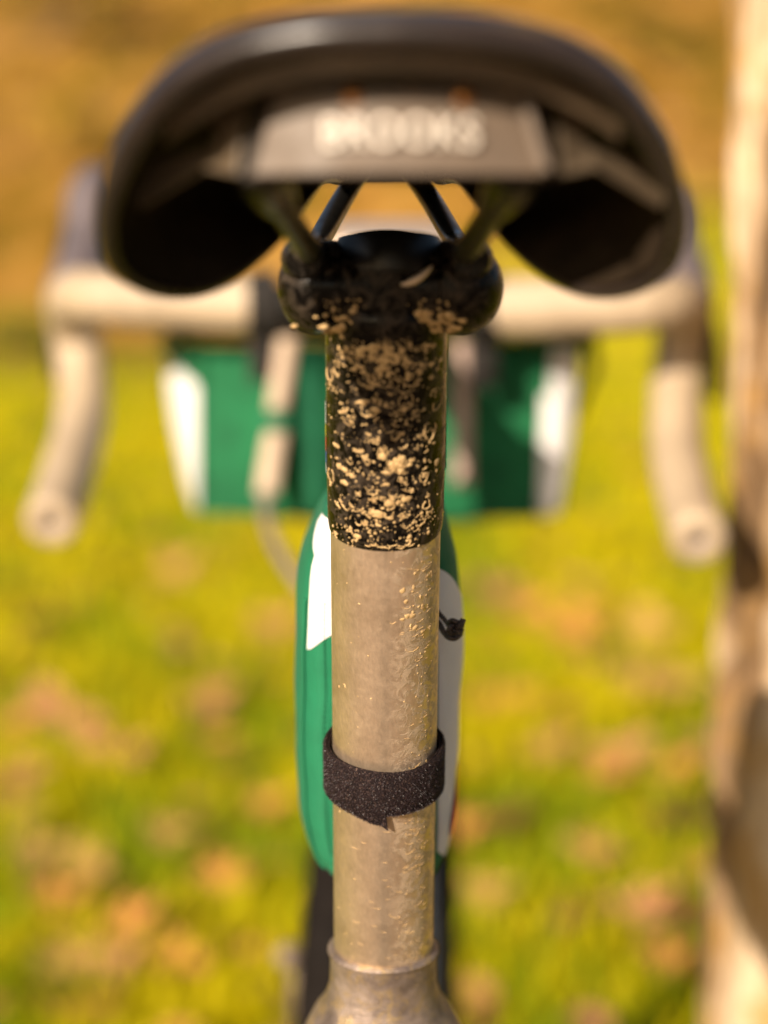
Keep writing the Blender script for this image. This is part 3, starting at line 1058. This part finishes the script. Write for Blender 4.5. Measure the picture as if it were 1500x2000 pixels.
M['bracket'] = simple('bracket_lit_brown', (.085, .060, .036), .5, 0, .2, 90, .2, .0003)  # brown lifted in the colour to read as sunlit
M['lipbrown'] = simple('brown_moulding', (.075, .050, .028), .5, 0, .2, 90, .2, .0003)
saddle()

# ---- frame: collar, cluster, tubes, stays
def frame_parts():
    C0 = post(.163)
    TILT = (DN + Vector((0, -.22, -.03))).normalized()
    n = 72
    def ring(mb_v, c, ax, rx, rz):
        a, u, w = frame_of(ax)
        for k in range(n):
            an = 2 * pi * k / n
            mb_v.append(c + u * cos(an) * rx + w * sin(an) * rz)
    vs = []
    specs = [(0.164, 0.0176, 0.0176, 0), (0.164, 0.0182, 0.0182, 0), (0.1645, 0.0188, 0.0188, 0), (0.1655, 0.0191, 0.0191, 0), (0.1685, 0.0188, 0.0188, 0), (0.1735, 0.0188, 0.0188, 0), (0.1805, 0.0191, 0.0194, 0), (0.1885, 0.02142, 0.0215, 0.003), (0.1935, 0.02515, 0.024, 0.006), (0.2015, 0.02868, 0.0262, 0.009), (0.2115, 0.0321, 0.0275, 0.012), (0.2235, 0.03478, 0.027, 0.014), (0.2375, 0.03531, 0.025, 0.012), (0.2525, 0.0321, 0.022, 0.008), (0.2695, 0.02568, 0.02, 0.004), (0.2825, 0.0214, 0.019, 0)]
    for (l, rx, rz, back) in specs:
        t = max(0, min(1, (l - .168) / .05))
        ax = TILT.lerp(DN, t).normalized()
        ring(vs, post(l) - Vector((0, back * .35, 0)), ax, rx, rz)
    mb = MB()
    m = len(specs)
    mb.add(vs, [(i * n + k, (i + 1) * n + k, (i + 1) * n + (k + 1) % n, i * n + (k + 1) % n) for i in range(m - 1) for k in range(n)])
    o = mb.build('frame', M['tiframe'], bike)
    # weld bead
    mb = MB()
    a, u, w = frame_of(TILT)
    pts = []
    for k in range(120):
        an = 2 * pi * k / 120
        rr = .0188 + .00015 * sin(an * 46)
        pts.append(post(.1655) + u * cos(an) * rr + w * sin(an) * rr)
    tube(mb, pts, [.0009 + .00016 * sin(k * 2.3) for k in range(120)], 8, closed=True)
    mb.build('weld_bead', M['tiframe'], o)
    mb = MB()
    head_lo = Vector((-.002, 1.190, .725)); head_hi = Vector((-.002, 1.152, .850))
    tt0 = post(.185)
    tube(mb, [tt0, tt0.lerp(Vector((0, 1.158, .812)), .5), Vector((0, 1.160, .815))], .0175, 32)
    mb.build('top_tube', M['tiframe'], o)
    bb = post(.70)
    mb = MB(); tube(mb, [post(.27), bb], .0165, 32); mb.build('seat_tube', M['tiframe'], o)
    mb = MB(); tube(mb, [bb, Vector((0, 1.180, .755))], .021, 32); mb.build('down_tube', M['tiframe'], o)
    mb = MB(); tube(mb, [head_lo, head_hi], .022, 32); mb.build('head_tube', M['tiframe'], o)
    axle = Vector((0, .385, .350))
    for s in (-1, 1):
        mb = MB()
        tube(mb, smoothpath([post(.215) + Vector((s * .014, -.004, 0)), post(.25) + Vector((s * .034, -.035, -.02)), Vector((s * .055, .56, .52)), axle + Vector((s * .068, 0, 0))], 8),
             [.0095 - .00008 * i for i in range(25)], 16)
        mb.build('seat_stay', M['tiframe'], o)
        mb = MB()
        tube(mb, smoothpath([bb + Vector((s * .03, -.01, 0)), Vector((s * .045, .62, .29)), axle + Vector((s * .068, 0, 0))], 8), [.012 - .0002 * i for i in range(17)], 16)
        mb.build('chain_stay', M['tiframe'], o)
    mb = MB(); lathe(mb, bb, (1, 0, 0), [(-.036, .005), (-.036, .021), (.036, .021), (.036, .005)], 32); mb.build('bottom_bracket', M['blackplastic'], o, auto=40)
    # crank set and pedals
    mb = MB()
    lathe(mb, bb + Vector((.045, 0, 0)), (1, 0, 0), [(-.002, .03), (-.002, .082), (.002, .082), (.002, .03)], 64, close=True)
    cr = mb.build('crank_set', M['blackplastic'], bike, auto=40)
    for s in (-1, 1):
        d = Vector((0, s * .165, -.03))
        mb = MB(); p0 = bb + Vector((s * .062, 0, 0)); tube(mb, [p0, p0 + d], [.014, .010], 12, squash=.6); mb.build('crank_arm', M['blackplastic'], cr)
        mb = MB(); box(mb, p0 + d + Vector((s * .06, 0, 0)), (.09, .08, .018)); mb.build('pedal', M['blackplastic'], cr, bevel=.004)
    return bb, axle, head_lo, head_hi
bb, axle, head_lo, head_hi = frame_parts()

def wheel(c, yaw, steer):
    Rz = Matrix.Rotation(yaw, 3, 'Z')
    ax = Rz @ Vector((1, 0, 0))
    mb = MB()
    Rr, tr = .330, .0215
    prof = []
    for k in range(16):
        a = 2 * pi * k / 16
        prof.append((tr * cos(a), Rr + tr * sin(a)))
    lathe(mb, c, ax, prof, 120, close=True)
    # knobs
    for k in range(110):
        for dx in (-.011, 0, .011):
            an = 2 * pi * (k + (.5 if dx == 0 else 0)) / 110
            rad = Rr + tr - .0004 - abs(dx) * .25
            d = Rz @ Vector((0, cos(an), sin(an)))
            R = Matrix((ax, d, ax.cross(d))).transposed()
            box(mb, Vector(c) + ax * dx + d * rad, (.007, .003, .009), R)
    t = mb.build('wheel_tyre', M['tyre'], bike, auto=40)
    mb = MB(); lathe(mb, c, ax, [(-.012, .312), (-.011, .288), (0, .282), (.011, .288), (.012, .312)], 96, close=True); mb.build('rim', M['rim'], t, auto=40)
    mb = MB(); lathe(mb, c, ax, [(-.055, .002), (-.055, .009), (-.034, .010), (-.032, .026), (-.029, .026), (-.026, .013), (.026, .013), (.029, .026), (.032, .026), (.034, .010), (.055, .009), (.055, .002)], 32); mb.build('hub', M['blackplastic'], t, auto=40)
    mb = MB()
    lathe(mb, Vector(c) - ax * .040, ax, [(-.001, .045), (-.001, .080), (.001, .080), (.001, .045)], 64, close=True); mb.build('brake_disc', M['spoke'], t, auto=40)
    mb = MB()
    tube(mb, [Vector((0, .024, 0)), Vector((0, .290, 0))], .001, 6)
    me = bpy.data.meshes.new('spoke'); me.from_pydata(mb.v, [], mb.f); me.materials.append(M['spoke'])
    for k in range(24):
        so = bpy.data.objects.new('spoke', me); COL.objects.link(so)
        an = 2 * pi * k / 24
        so.matrix_world = Matrix.Translation(Vector(c) + ax * (.028 if k % 2 else -.028)) @ (Rz @ Matrix.Rotation(an, 3, 'X')).to_4x4() @ Matrix.Rotation((.085 if k % 2 else -.085), 4, 'Z')
        link_parent(so, t)
    return t
wheel(Vector((0, .385, .352)), 0, 0)

# ---- fork + front wheel, turned a little to the right
YAW = radians(-7)
STE_T = head_hi.copy(); STE_A = (head_lo - head_hi).normalized()
fw_c = Vector((-.002, 1.352, .352))
def steer(v):
    # rotate about the steering axis
    q = Matrix.Rotation(YAW, 3, STE_A * -1)
    return STE_T + q @ (Vector(v) - STE_T)
fc = steer(fw_c)
wheel(fc, YAW, 0)
def fork():
    q = lambda v: steer(v)
    mb = MB()
    lo = head_lo + STE_A * .012
    lathe(mb, head_lo, STE_A, [(0, .022), (.004, .0235), (.03, .021), (.034, .005)], 32)
    f = mb.build('fork', M['blackplastic'], bike, auto=40)
    for s in (-1, 1):
        mb = MB()
        tube(mb, smoothpath([q(lo + STE_A * .012), q(lo + Vector((s * .030, .01, -.014))), q(lo + Vector((s * .040, .05, -.11))), q(fw_c + Vector((s * .045, -.03, .06))), q(fw_c + Vector((s * .046, 0, 0)))], 8),
             [.014 - .00028 * i for i in range(33)], 16, squash=.8)
        mb.build('fork_leg', M['blackplastic'], f)
    mb = MB(); box(mb, q(fw_c + Vector((-.056, -.055, .065))), (.022, .045, .07), Matrix.Rotation(.3, 3, 'X')); c = mb.build('brake_caliper', M['tiframe'], f, bevel=.006)
    mb = MB(); lathe(mb, q(fw_c + Vector((-.068, -.075, .105))), (0, -1, .3), [(0, .0002), (0, .008), (.006, .008), (.009, .005), (.009, .0002)], 20); mb.build('caliper_bolt', M['bolt'], f)
fork()

# ---- stem, bar, tape, hoods, levers
BC = P(745, 592, 1.268)
def cockpit():
    mb = MB()
    top = head_hi - STE_A * .050
    tube(mb, [head_hi, top], .0185, 28)
    st = mb.build('stem', M['blackplastic'], bike)
    mb = MB(); tube(mb, smoothpath([top + STE_A * .02, (top + STE_A * .02).lerp(BC, .5), BC], 4), [.021, .02, .019, .018, .018, .018, .019, .020, .021], 24, squash=.9); mb.build('stem_arm', M['blackplastic'], st)
    mb = MB(); lathe(mb, BC, (1, .12, 0), [(-.027, .0165), (-.027, .021), (.027, .021), (.027, .0165)], 32, close=True); mb.build('bar_clamp', M['blackplastic'], st, auto=40)
    left = [(520, 594, 1.280), (400, 588, 1.286), (260, 582, 1.290), (190, 578, 1.294), (148, 578, 1.318), (138, 598, 1.352), (150, 660, 1.378), (162, 750, 1.372), (156, 840, 1.340), (132, 925, 1.290), (103, 1015, 1.232)]
    right = [(960, 600, 1.256), (1090, 598, 1.250), (1230, 590, 1.246), (1296, 588, 1.252), (1330, 594, 1.276), (1336, 620, 1.310), (1328, 690, 1.330), (1322, 770, 1.322), (1322, 870, 1.285), (1338, 960, 1.235), (1364, 1048, 1.180)]
    mb = MB()
    mid = [P(*left[0]), BC.lerp(P(*left[0]), .5), BC, BC.lerp(P(*right[0]), .5), P(*right[0])]
    tube(mb, smoothpath(mid, 4), .0135, 24)
    hb = mb.build('handlebar', M['blackplastic'], bike)
    for side, pts in (('l', left), ('r', right)):
        pp = smoothpath([P(*q) for q in pts], 10)
        n = len(pp); rad = []
        for i in range(n):
            # overlapping turns of tape
            turn = (i * .55) % 1.0
            base = .0195 if i < 25 else .0176
            rad.append(base + .0009 * turn)
        # resample with fine tape ridges
        mb = MB(); tube(mb, pp, rad, 28, cap=False)
        d = (Vector(pp[-1]) - Vector(pp[-2])).normalized()
        lathe(mb, Vector(pp[-1]), d, [(0, .0178), (.003, .0176), (.0052, .0150), (.0052, .0065), (.0035, .0050)], 32)
        tp = mb.build('bar_tape', M['tape'], hb)
        mb = MB(); lathe(mb, Vector(pp[-1]), d, [(.0038, .0052), (.0015, .0046), (.0015, .0002)], 24); mb.build('bar_end_plug', M['hood'], hb)
        s = -1 if side == 'l' else 1
        # hood and lever
        if s < 0:
            hp = [(140, 600, 1.352), (160, 540, 1.375), (178, 465, 1.405), (184, 385, 1.425), (186, 322, 1.430)]
            lv = [(160, 400, 1.450), (128, 470, 1.470), (112, 560, 1.474), (106, 650, 1.470), (106, 742, 1.455)]
        else:
            hp = [(1342, 610, 1.308), (1326, 545, 1.330), (1308, 480, 1.360), (1296, 410, 1.380), (1292, 372, 1.385)]
            lv = [(1315, 430, 1.405), (1352, 500, 1.42), (1372, 580, 1.425), (1392, 680, 1.41), (1394, 782, 1.40)]
        mb = MB(); tube(mb, smoothpath([P(*q) for q in hp], 5), [.0205, .0215, .0225, .023, .023, .0225, .022, .0215, .021, .021, .021, .0215, .022, .0225, .0225, .022, .0205, .018, .014, .009, .002], 24, squash=.95)
        h = mb.build('brake_hood', M['hood'], hb)
        mb = MB(); tube(mb, smoothpath([P(*q) for q in lv], 5), [.008] * 6 + [.007] * 8 + [.0065] * 5 + [.006, .004], 14, squash=.55)
        mb.build('brake_lever', M['blackplastic'], hb)
    mb = MB(); box(mb, P(766, 482, 1.235), (.080, .055, .026), Matrix.Rotation(.25, 3, 'X')); mb.build('stem_cap', M['pale_metal'], st, bevel=.010)
    mb = MB(); tube(mb, [P(766, 500, 1.235), P(760, 560, 1.25)], .014, 16); mb.build('mount_arm', M['blackplastic'], st)
    # hose running down to the frame
    mb = MB()
    tube(mb, smoothpath([P(566, 630, 1.298), P(553, 720, 1.300), P(541, 800, 1.304), P(520, 955, 1.304), P(526, 1030, 1.26), P(562, 1105, 1.20), P(625, 1180, 1.15), P(720, 1240, 1.12)], 8), .0042, 12)
    mb.build('brake_hose', M['cable'], hb)
    return hb
cockpit()

# ================================================================== handlebar bag
def bar_bag():
    ctr = P(735, 830, 1.36)
    t = empty('handlebar_bag', ctr, 'green canvas bag with white ends strapped below the drop handlebar', 'bag')
    # rear face (towards the saddle) narrower than the far face
    def surf_grid(corners, n, m, bulge, axis):
        (a, b, c, d) = corners
        vs = []
        for i in range(n + 1):
            for j in range(m + 1):
                u = i / n; v = j / m
                p = a.lerp(b, u).lerp(d.lerp(c, u), v)
                q = bulge * (1 - (2 * u - 1) ** 4) * (1 - (2 * v - 1) ** 2)
                wr = .0022 * noise.noise(Vector((p.x * 38, p.y * 20, p.z * 26))) + .0035 * noise.noise(Vector((p.x * 12, 4, p.z * 12)))
                vs.append(p + axis * (q + wr * min(1, 6 * min(u, 1 - u, v, 1 - v) + .1)))
        fs = [(i * (m + 1) + j, (i + 1) * (m + 1) + j, (i + 1) * (m + 1) + j + 1, i * (m + 1) + j + 1) for i in range(n) for j in range(m)]
        return vs, fs
    nTL, nTR, nBR, nBL = P(392, 672, 1.335), P(1062, 668, 1.315), P(1052, 1012, 1.325), P(392, 1004, 1.345)
    fTL, fTR, fBR, fBL = P(322, 668, 1.43), P(1130, 690, 1.332), P(1094, 1002, 1.342), P(375, 990, 1.44)
    mb = MB(); v, f = surf_grid((nTL, nTR, nBR, nBL), 44, 24, .014, Vector((0, -1, 0))); mb.add(v, f)
    v, f = surf_grid((nBL, nBR, fBR, fBL), 30, 10, .006, Vector((0, 0, -1))); mb.add(v, f)
    v, f = surf_grid((fTR, fTL, fBL, fBR), 30, 14, .03, Vector((0, 1, 0))); mb.add(v, f)
    mb.build('bag_body', M['green2'], t)
    for (a, b, c, d, ax) in ((fTL, nTL, nBL, fBL, Vector((-1, -.3, 0))), (nTR, fTR, fBR, nBR, Vector((1, -.3, 0)))):
        mb = MB()
        up1, up2 = a.lerp(d, .0), b.lerp(c, .0)
        v, f = surf_grid((a, b, c, d), 12, 18, .009, ax.normalized()); mb.add(v, f)
        mb.build('end_panel', M['white'], t)
        # piping round the end panel
        mb = MB()
        loop = [a, b, b.lerp(c, .5) + ax * .004, c, d, d.lerp(a, .5) + ax * .004]
        tube(mb, [b, b.lerp(c, .5), c], .0022, 8); mb.build('piping', M['dkgreen'], t)
    # green top gusset corners over the white ends
    for s, (a, b) in ((-1, (P(318, 664, 1.425), P(400, 666, 1.332))), (1, (P(1135, 668, 1.405), P(1058, 664, 1.312)))):
        mb = MB()
        dn = Vector((0, 0, -.026 if s < 0 else -.030))
        off = Vector((s * .004, -.003, 0))
        vs = [a + off, b + off, b + off + dn * 1.25, a.lerp(b, .35) + off * 2 + dn * .4, a + off + dn * .12]
        mb.add([x for x in vs] + [x - off * .8 for x in vs], [(0, 1, 2, 3, 4), (9, 8, 7, 6, 5), (0, 5, 6, 1), (1, 6, 7, 2), (2, 7, 8, 3), (3, 8, 9, 4), (4, 9, 5, 0)])
        mb.build('gusset', M['green2'], t, smooth=False)
    # black lid / zip garage on top
    mb = MB()
    tl, tr, br, bl = P(330, 655, 1.325), P(1170, 655, 1.30), P(1150, 668, 1.42), P(318, 662, 1.45)
    v, f = surf_grid((bl, br, tr, tl), 30, 8, .006, Vector((0, 0, 1))); mb.add(v, f)
    mb.build('lid', M['blackweb'], t, solid=.005)
    # dark side tab on the right
    mb = MB(); tube(mb, smoothpath([P(1155, 665, 1.36), P(1162, 720, 1.37), P(1140, 775, 1.38), P(1128, 822, 1.385)], 4), [.007] * 9 + [.006, .005, .004, .002], 10, squash=.3); mb.build('side_tab', M['blackweb'], t)
    # vertical webbing straps
    def strap(pts, w, mat, name='strap'):
        pp = smoothpath([P(*q) for q in pts], 6)
        mb = MB(); vs = []
        for p in pp:
            p = Vector(p)
            for dx, dy in ((-w / 2, 0), (w / 2, 0), (w / 2, .002), (-w / 2, .002)): vs.append(p + Vector((dx, dy, 0)))
        n = len(pp)
        mb.add(vs, [(4 * i + j, 4 * i + 4 + j, 4 * i + 4 + (j + 1) % 4, 4 * i + (j + 1) % 4) for i in range(n - 1) for j in range(4)] + [(0, 1, 2, 3), (4 * n - 1, 4 * n - 2, 4 * n - 3, 4 * n - 4)])
        return mb.build(name, mat, t)
    strap([(563, 655, 1.285), (553, 720, 1.288), (541, 800, 1.292)], .0135, M['cream'])
    strap([(540, 845, 1.292), (530, 900, 1.296), (521, 965, 1.300)], .0150, M['cream'])
    strap([(905, 668, 1.288), (904, 800, 1.286), (905, 950, 1.296)], .0125, M['pinkweb'])
    mb = MB(); box(mb, P(540, 822, 1.292), (.018, .006, .012)); mb.build('buckle', M['dkgreen'], t, bevel=.0015)
    # dark webbing bands by the post
    strap([(600, 670, 1.300), (612, 820, 1.305), (618, 1000, 1.315)], .010, M['dkgreen'])
    # straps round the bar
    for px, py, d in ((512, 590, 1.279), (945, 600, 1.257)):
        c = P(px, py, d)
        mb = MB(); lathe(mb, c, (1, .12, 0), [(-.0105, .0160), (-.0105, .0215), (.0105, .0215), (.0105, .0160)], 32, close=True); mb.build('bar_strap', M['blackweb'], t, auto=40)
        mb = MB(); box(mb, c + Vector((0, .008, -.032)), (.020, .004, .045)); mb.build('bar_strap', M['blackweb'], t)
bar_bag()

# ================================================================== bag on the top tube in front of the seat post
def tube_bag():
    # silhouette half widths by height; positions read along the post
    prof = [  # left px, right px, y px, rear depth
        (630, 866, 992, .632), (614, 873, 1018, .634), (598, 882, 1050, .637), (586, 892, 1090, .641), (580, 898, 1140, .645), (578, 902, 1200, .650), (577, 902, 1260, .655),
        (577, 899, 1320, .660), (577, 896, 1400, .666), (578, 892, 1480, .672), (583, 888, 1550, .677), (592, 883, 1602, .682), (607, 876, 1640, .685), (634, 862, 1672, .688)]
    t = empty('frame_bag', P(750, 1700, .72), 'narrow green and white bag strapped to the bare metal seat post', 'bag')
    # cross-section (horizontal): from rear centre round the left side to the front and back on the right
    LEN = .17
    def ring(lp, rp, y, d):
        dm = d + .030
        L = P(lp, y, dm); R = P(rp, y, dm); z0 = L.z
        cx = (L.x + R.x) / 2; hw = (R.x - L.x) / 2
        yr = P(750, y, d).y
        pts = []
        # u 0..1 left half going rear->front
        sec = [(-.0, 0), (-.30, 0), (-.55, .0004), (-.72, .0025), (-.86, .008), (-.95, .016), (-1.0, .030), (-1.0, .06), (-.93, .10), (-.75, .14), (-.40, LEN - .004), (0, LEN)]
        for (fx, fy) in sec: pts.append(Vector((cx + fx * hw, yr + fy, z0)))
        for (fx, fy) in reversed(sec[1:-1]): pts.append(Vector((cx - fx * hw, yr + fy, z0)))
        return pts
    sm = smoothpath(prof, 16)
    rings = [ring(*p) for p in sm]
    m = len(rings[0]); n = len(rings)
    # finer round each ring
    fine = []
    for r in rings:
        rr = smoothpath([r[i] for i in range(m)] + [r[0]], 3)[:-1]
        fine.append([Vector(p) for p in rr])
    m = len(fine[0])
    # fabric creases
    for i, r in enumerate(fine):
        for k, p in enumerate(r):
            q = .0004 * noise.noise(Vector((k * .25, p.z * 30, 2))) + .0007 * noise.noise(Vector((p.x * 120, p.z * 55, 7)))
            c = Vector((.001, p.y, p.z)); dd = (p - c)
            if dd.length > 1e-4: r[k] = p + dd.normalized() * q
    groups = {'g': [], 'wl': [], 'wr': []}
    for i in range(n - 1):
        y = sm[i][2]
        for k in range(m):
            a = (i * m + k, i * m + (k + 1) % m, (i + 1) * m + (k + 1) % m, (i + 1) * m + k)
            s = k / m   # 0..~.5 left half, .5..1 right half
            key = 'g'
            kk = k if k < m / 2 else m - 1 - k
            groups[key].append(a)
    allv = [p for r in fine for p in r]
    # caps
    def cap(idx, rev):
        f = tuple(idx * m + k for k in range(m))
        return tuple(reversed(f)) if rev else f
    mb = MB(); mb.add(allv, groups['g'] + [cap(0, True), cap(n - 1, False)]); body = mb.build('bag_body', M['green'], t, solid=0)
    def panel(cols, yt, yb, off, mat=M['white'], rows=70):
        mb = MB(); vs = []
        for k in cols:
            for j in range(rows + 1):
                y = yt(k) + (yb(k) - yt(k)) * j / rows
                i = 0
                while i < n - 2 and sm[i + 1][2] < y: i += 1
                f = max(0, min(1, (y - sm[i][2]) / max(1e-6, sm[i + 1][2] - sm[i][2])))
                vs.append(fine[i][k % m].lerp(fine[i + 1][k % m], f) + off)
        W = rows + 1
        mb.add(vs, [(a * W + j, a * W + W + j, a * W + W + j + 1, a * W + j + 1) for a in range(len(cols) - 1) for j in range(rows)])
        return mb.build('white_panel', mat, t)
    # columns: k grows from the rear centre round the left flank; m-k mirrors it on the right
    panel(list(range(0, 12)), lambda k: 993, lambda k: 1243 - (11 - k) * 7 + (k == 11) * -3, Vector((-.0003, -.0005, 0)))
    panel(list(range(11, 17)), lambda k: 993, lambda k: 1062 - (k - 11) * 11, Vector((-.0004, -.0004, 0)), rows=12)
    panel([m - k for k in range(3, 25)], lambda k: 1080 + max(0, (m - k) - 8) ** 1.5 * 2.6, lambda k: 1236 if (m - k) < 9 else (1236 + ((m - k) - 8) * 215 if (m - k) < 10 else 1645 - max(0, 14 - (m - k)) * 6), Vector((.0004, -.0005, 0)))
    # piping lines on the left rear corner
    for k in (12,):
        mb = MB(); tube(mb, [fine[i][k] + Vector((-.0003, -.0004, 0)) for i in range(66, n - 8)], .0007, 8)
        mb.build('piping', M['green'] if k == 12 else M['dkgreen'], t)
    mb = MB()
    for i in range(66, n - 26, 2):
        a_0 = fine[i][7] + Vector((-.0003, -.0007, 0)); b_0 = fine[i + 1][7].lerp(fine[i][7], .25) + Vector((-.0003, -.0007, 0))
        tube(mb, [a_0, b_0], .00028, 6)
    st_ = mb.build('stitching', M['dkgreen'], t)
    # red print on the right panel: a slim curved stroke on its real surface
    pts = [(890, 1478, 1), (889, 1500, 3), (886, 1535, 5), (883, 1570, 10), (880, 1598, 8), (881, 1628, 4), (885, 1656, 2)]
    mb = MB(); vs = []
    pp = smoothpath(pts, 6)
    for (x, y, w) in pp:
        # nearest ring
        i = min(range(n), key=lambda q: abs(sm[q][2] - y))
        ring_r = fine[i][int(m * .5):]
        def at_px(xx):
            best = None
            for q in range(len(ring_r) - 1):
                p0, p1 = ring_r[q], ring_r[q + 1]
                def proj(p):
                    r = p - CAM; d = r.dot(FWD); return 750 + F * r.x / d
                a, b = proj(p0), proj(p1)
                if (a - xx) * (b - xx) <= 0 and abs(a - b) > 1e-6:
                    tt = (a - xx) / (a - b); p = p0.lerp(p1, tt)
                    if best is None or p.y < best.y: best = p
            if best is None:
                best = max(ring_r, key=lambda p: 750 + F * (p - CAM).x / (p - CAM).dot(FWD))
            return best.copy()
        a, b = at_px(x - w / 2), at_px(x + w / 2)
        zz = P(x, y, .70).z
        vs += [a + Vector((.0010, -.0014, 0)), b + Vector((.0012, -.0010, 0))]
    mb.add(vs, [(2 * i, 2 * i + 1, 2 * i + 3, 2 * i + 2) for i in range(len(pp) - 1)])
    mb.build('red_print', M['red'], t)
    # hook and loop strap round the post
    L0 = .0795
    a_, u_, w_ = frame_of(DN)
    if w_.y > 0: w_ = -w_
    def sring(an, l, r, sq=1.0): return post(l) + (u_ * sin(an) + w_ * cos(an) * sq) * r
    N = 120
    def strap_layer(r, th, l_top, l_bot, a0, a1, name, mat, parent):
        mb = MB(); vs = []
        for i in range(N + 1):
            an = a0 + (a1 - a0) * i / N
            for (rr, l) in ((r, l_top(an)), (r + th * .5, l_top(an) - .0003), (r + th, l_top(an) + .0002), (r + th, (l_top(an) + l_bot(an)) / 2), (r + th, l_bot(an) - .0002), (r + th * .5, l_bot(an) + .0003), (r, l_bot(an))):
                vs.append(sring(an, l, rr))
        mb.add(vs, [(7 * i + j, 7 * i + 7 + j, 7 * i + 7 + (j + 1) % 7, 7 * i + (j + 1) % 7) for i in range(N) for j in range(7)] + [tuple(range(6, -1, -1)), tuple(7 * N + j for j in range(7))])
        return mb.build(name, mat, parent, auto=60)
    lt = lambda an: L0 - .0003 + .0004 * sin(an * 3)
    lb = lambda an: L0 + .0158 + .0003 * sin(an * 5 + 1)
    s1 = strap_layer(.0182, .0009, lambda a: lt(a) + .0004, lb, -pi, pi, 'hook_loop_strap', M['velcro'], t)
    # outer layer ends at the front with a cut corner sticking down
    lb2 = lambda an: L0 + .0166 + .0030 * exp(-((an + .02) / .42) ** 2) * (1 if an <= -.02 else 0)
    s2 = strap_layer(.0192, .0011, lt, lambda an: lb2(an) if an > -1.6 else L0 + .0160, -pi, .005, 'strap_end', M['velcro'], s1)
    s3 = strap_layer(.0192, .0009, lambda a: lt(a) + .0001, lambda a: L0 + .0160 + .0002 * sin(7 * a), .004, pi, 'strap_tail', M['velcro'], s1)
    mb = MB()
    tip = [sring(-.03, L0 + .0165, .0203), sring(.035, L0 + .0166, .0201), sring(.06, L0 + .0214, .0208), sring(-.05, L0 + .0198, .0203)]
    mb.add(tip + [p + w_ * -.0009 for p in tip], [(0, 1, 2, 3), (7, 6, 5, 4), (0, 4, 5, 1), (1, 5, 6, 2), (2, 6, 7, 3), (3, 7, 4, 0)])
    mb.build('strap_corner', M['velcro'], s1, smooth=False)
    # pile of tiny loops
    rnd = random.Random(8); mb = MB()
    for i in range(15000):
        an = rnd.uniform(-1.9, 1.9); top_e = lt(an); bot_e = lb2(an) if an < .0 else L0 + .016
        l = rnd.uniform(top_e + .0002, bot_e)
        if rnd.random() < .12: l = bot_e - rnd.random() ** 2 * .0005
        p = sring(an, l, .02025 if an < 0 else .0200)
        nr = (sring(an, l, 1) - sring(an, l, 0)).normalized()
        d = (nr + Vector((rnd.gauss(0, .6), rnd.gauss(0, .6), rnd.gauss(0, .6) - .15))).normalized() * rnd.uniform(.0003, .0008)
        side = nr.cross(d).normalized() * .00007 if nr.cross(d).length > 1e-9 else u_ * .00007
        mb.add([p - side, p + side, p + d * .7 + side, p + d], [(0, 1, 2), (0, 2, 3)])
    fz = mb.build('strap_fuzz', M['fuzz'], s1, smooth=False); fz['kind'] = 'stuff'
    # zip pull cord with a knot, poking out right of the post
    mb = MB()
    tube(mb, smoothpath([P(836, 1170, .640), P(856, 1196, .640), P(868, 1210, .638), P(878, 1222, .636), P(888, 1222, .634)], 6), .00085, 12)
    tube(mb, smoothpath([P(836, 1200, .640), P(856, 1216, .640), P(866, 1233, .638), P(876, 1244, .635), P(888, 1246, .634), P(898, 1238, .635), P(899, 1226, .637)], 6), .00105, 12)
    cd_ = mb.build('pull_cord', M['cord'], t)
    mb = MB(); kc = P(888, 1225, .633); pts = []
    for i in range(60):
        a = 2 * pi * i / 60
        rr = .0017 + .0008 * cos(3 * a)
        v = Vector((rr * cos(2 * a), .0009 * sin(3 * a), rr * sin(2 * a)))
        pts.append(kc + v)
    tube(mb, pts, .00085, 10, closed=True)
    tube(mb, smoothpath([kc + Vector((.0008, -.0008, 0)), kc + Vector((.002, -.0014, .0012)), kc + Vector((.0029, -.001, .0030))], 5), .00105, 10)
    mb.build('knot', M['cord'], cd_)
tube_bag()
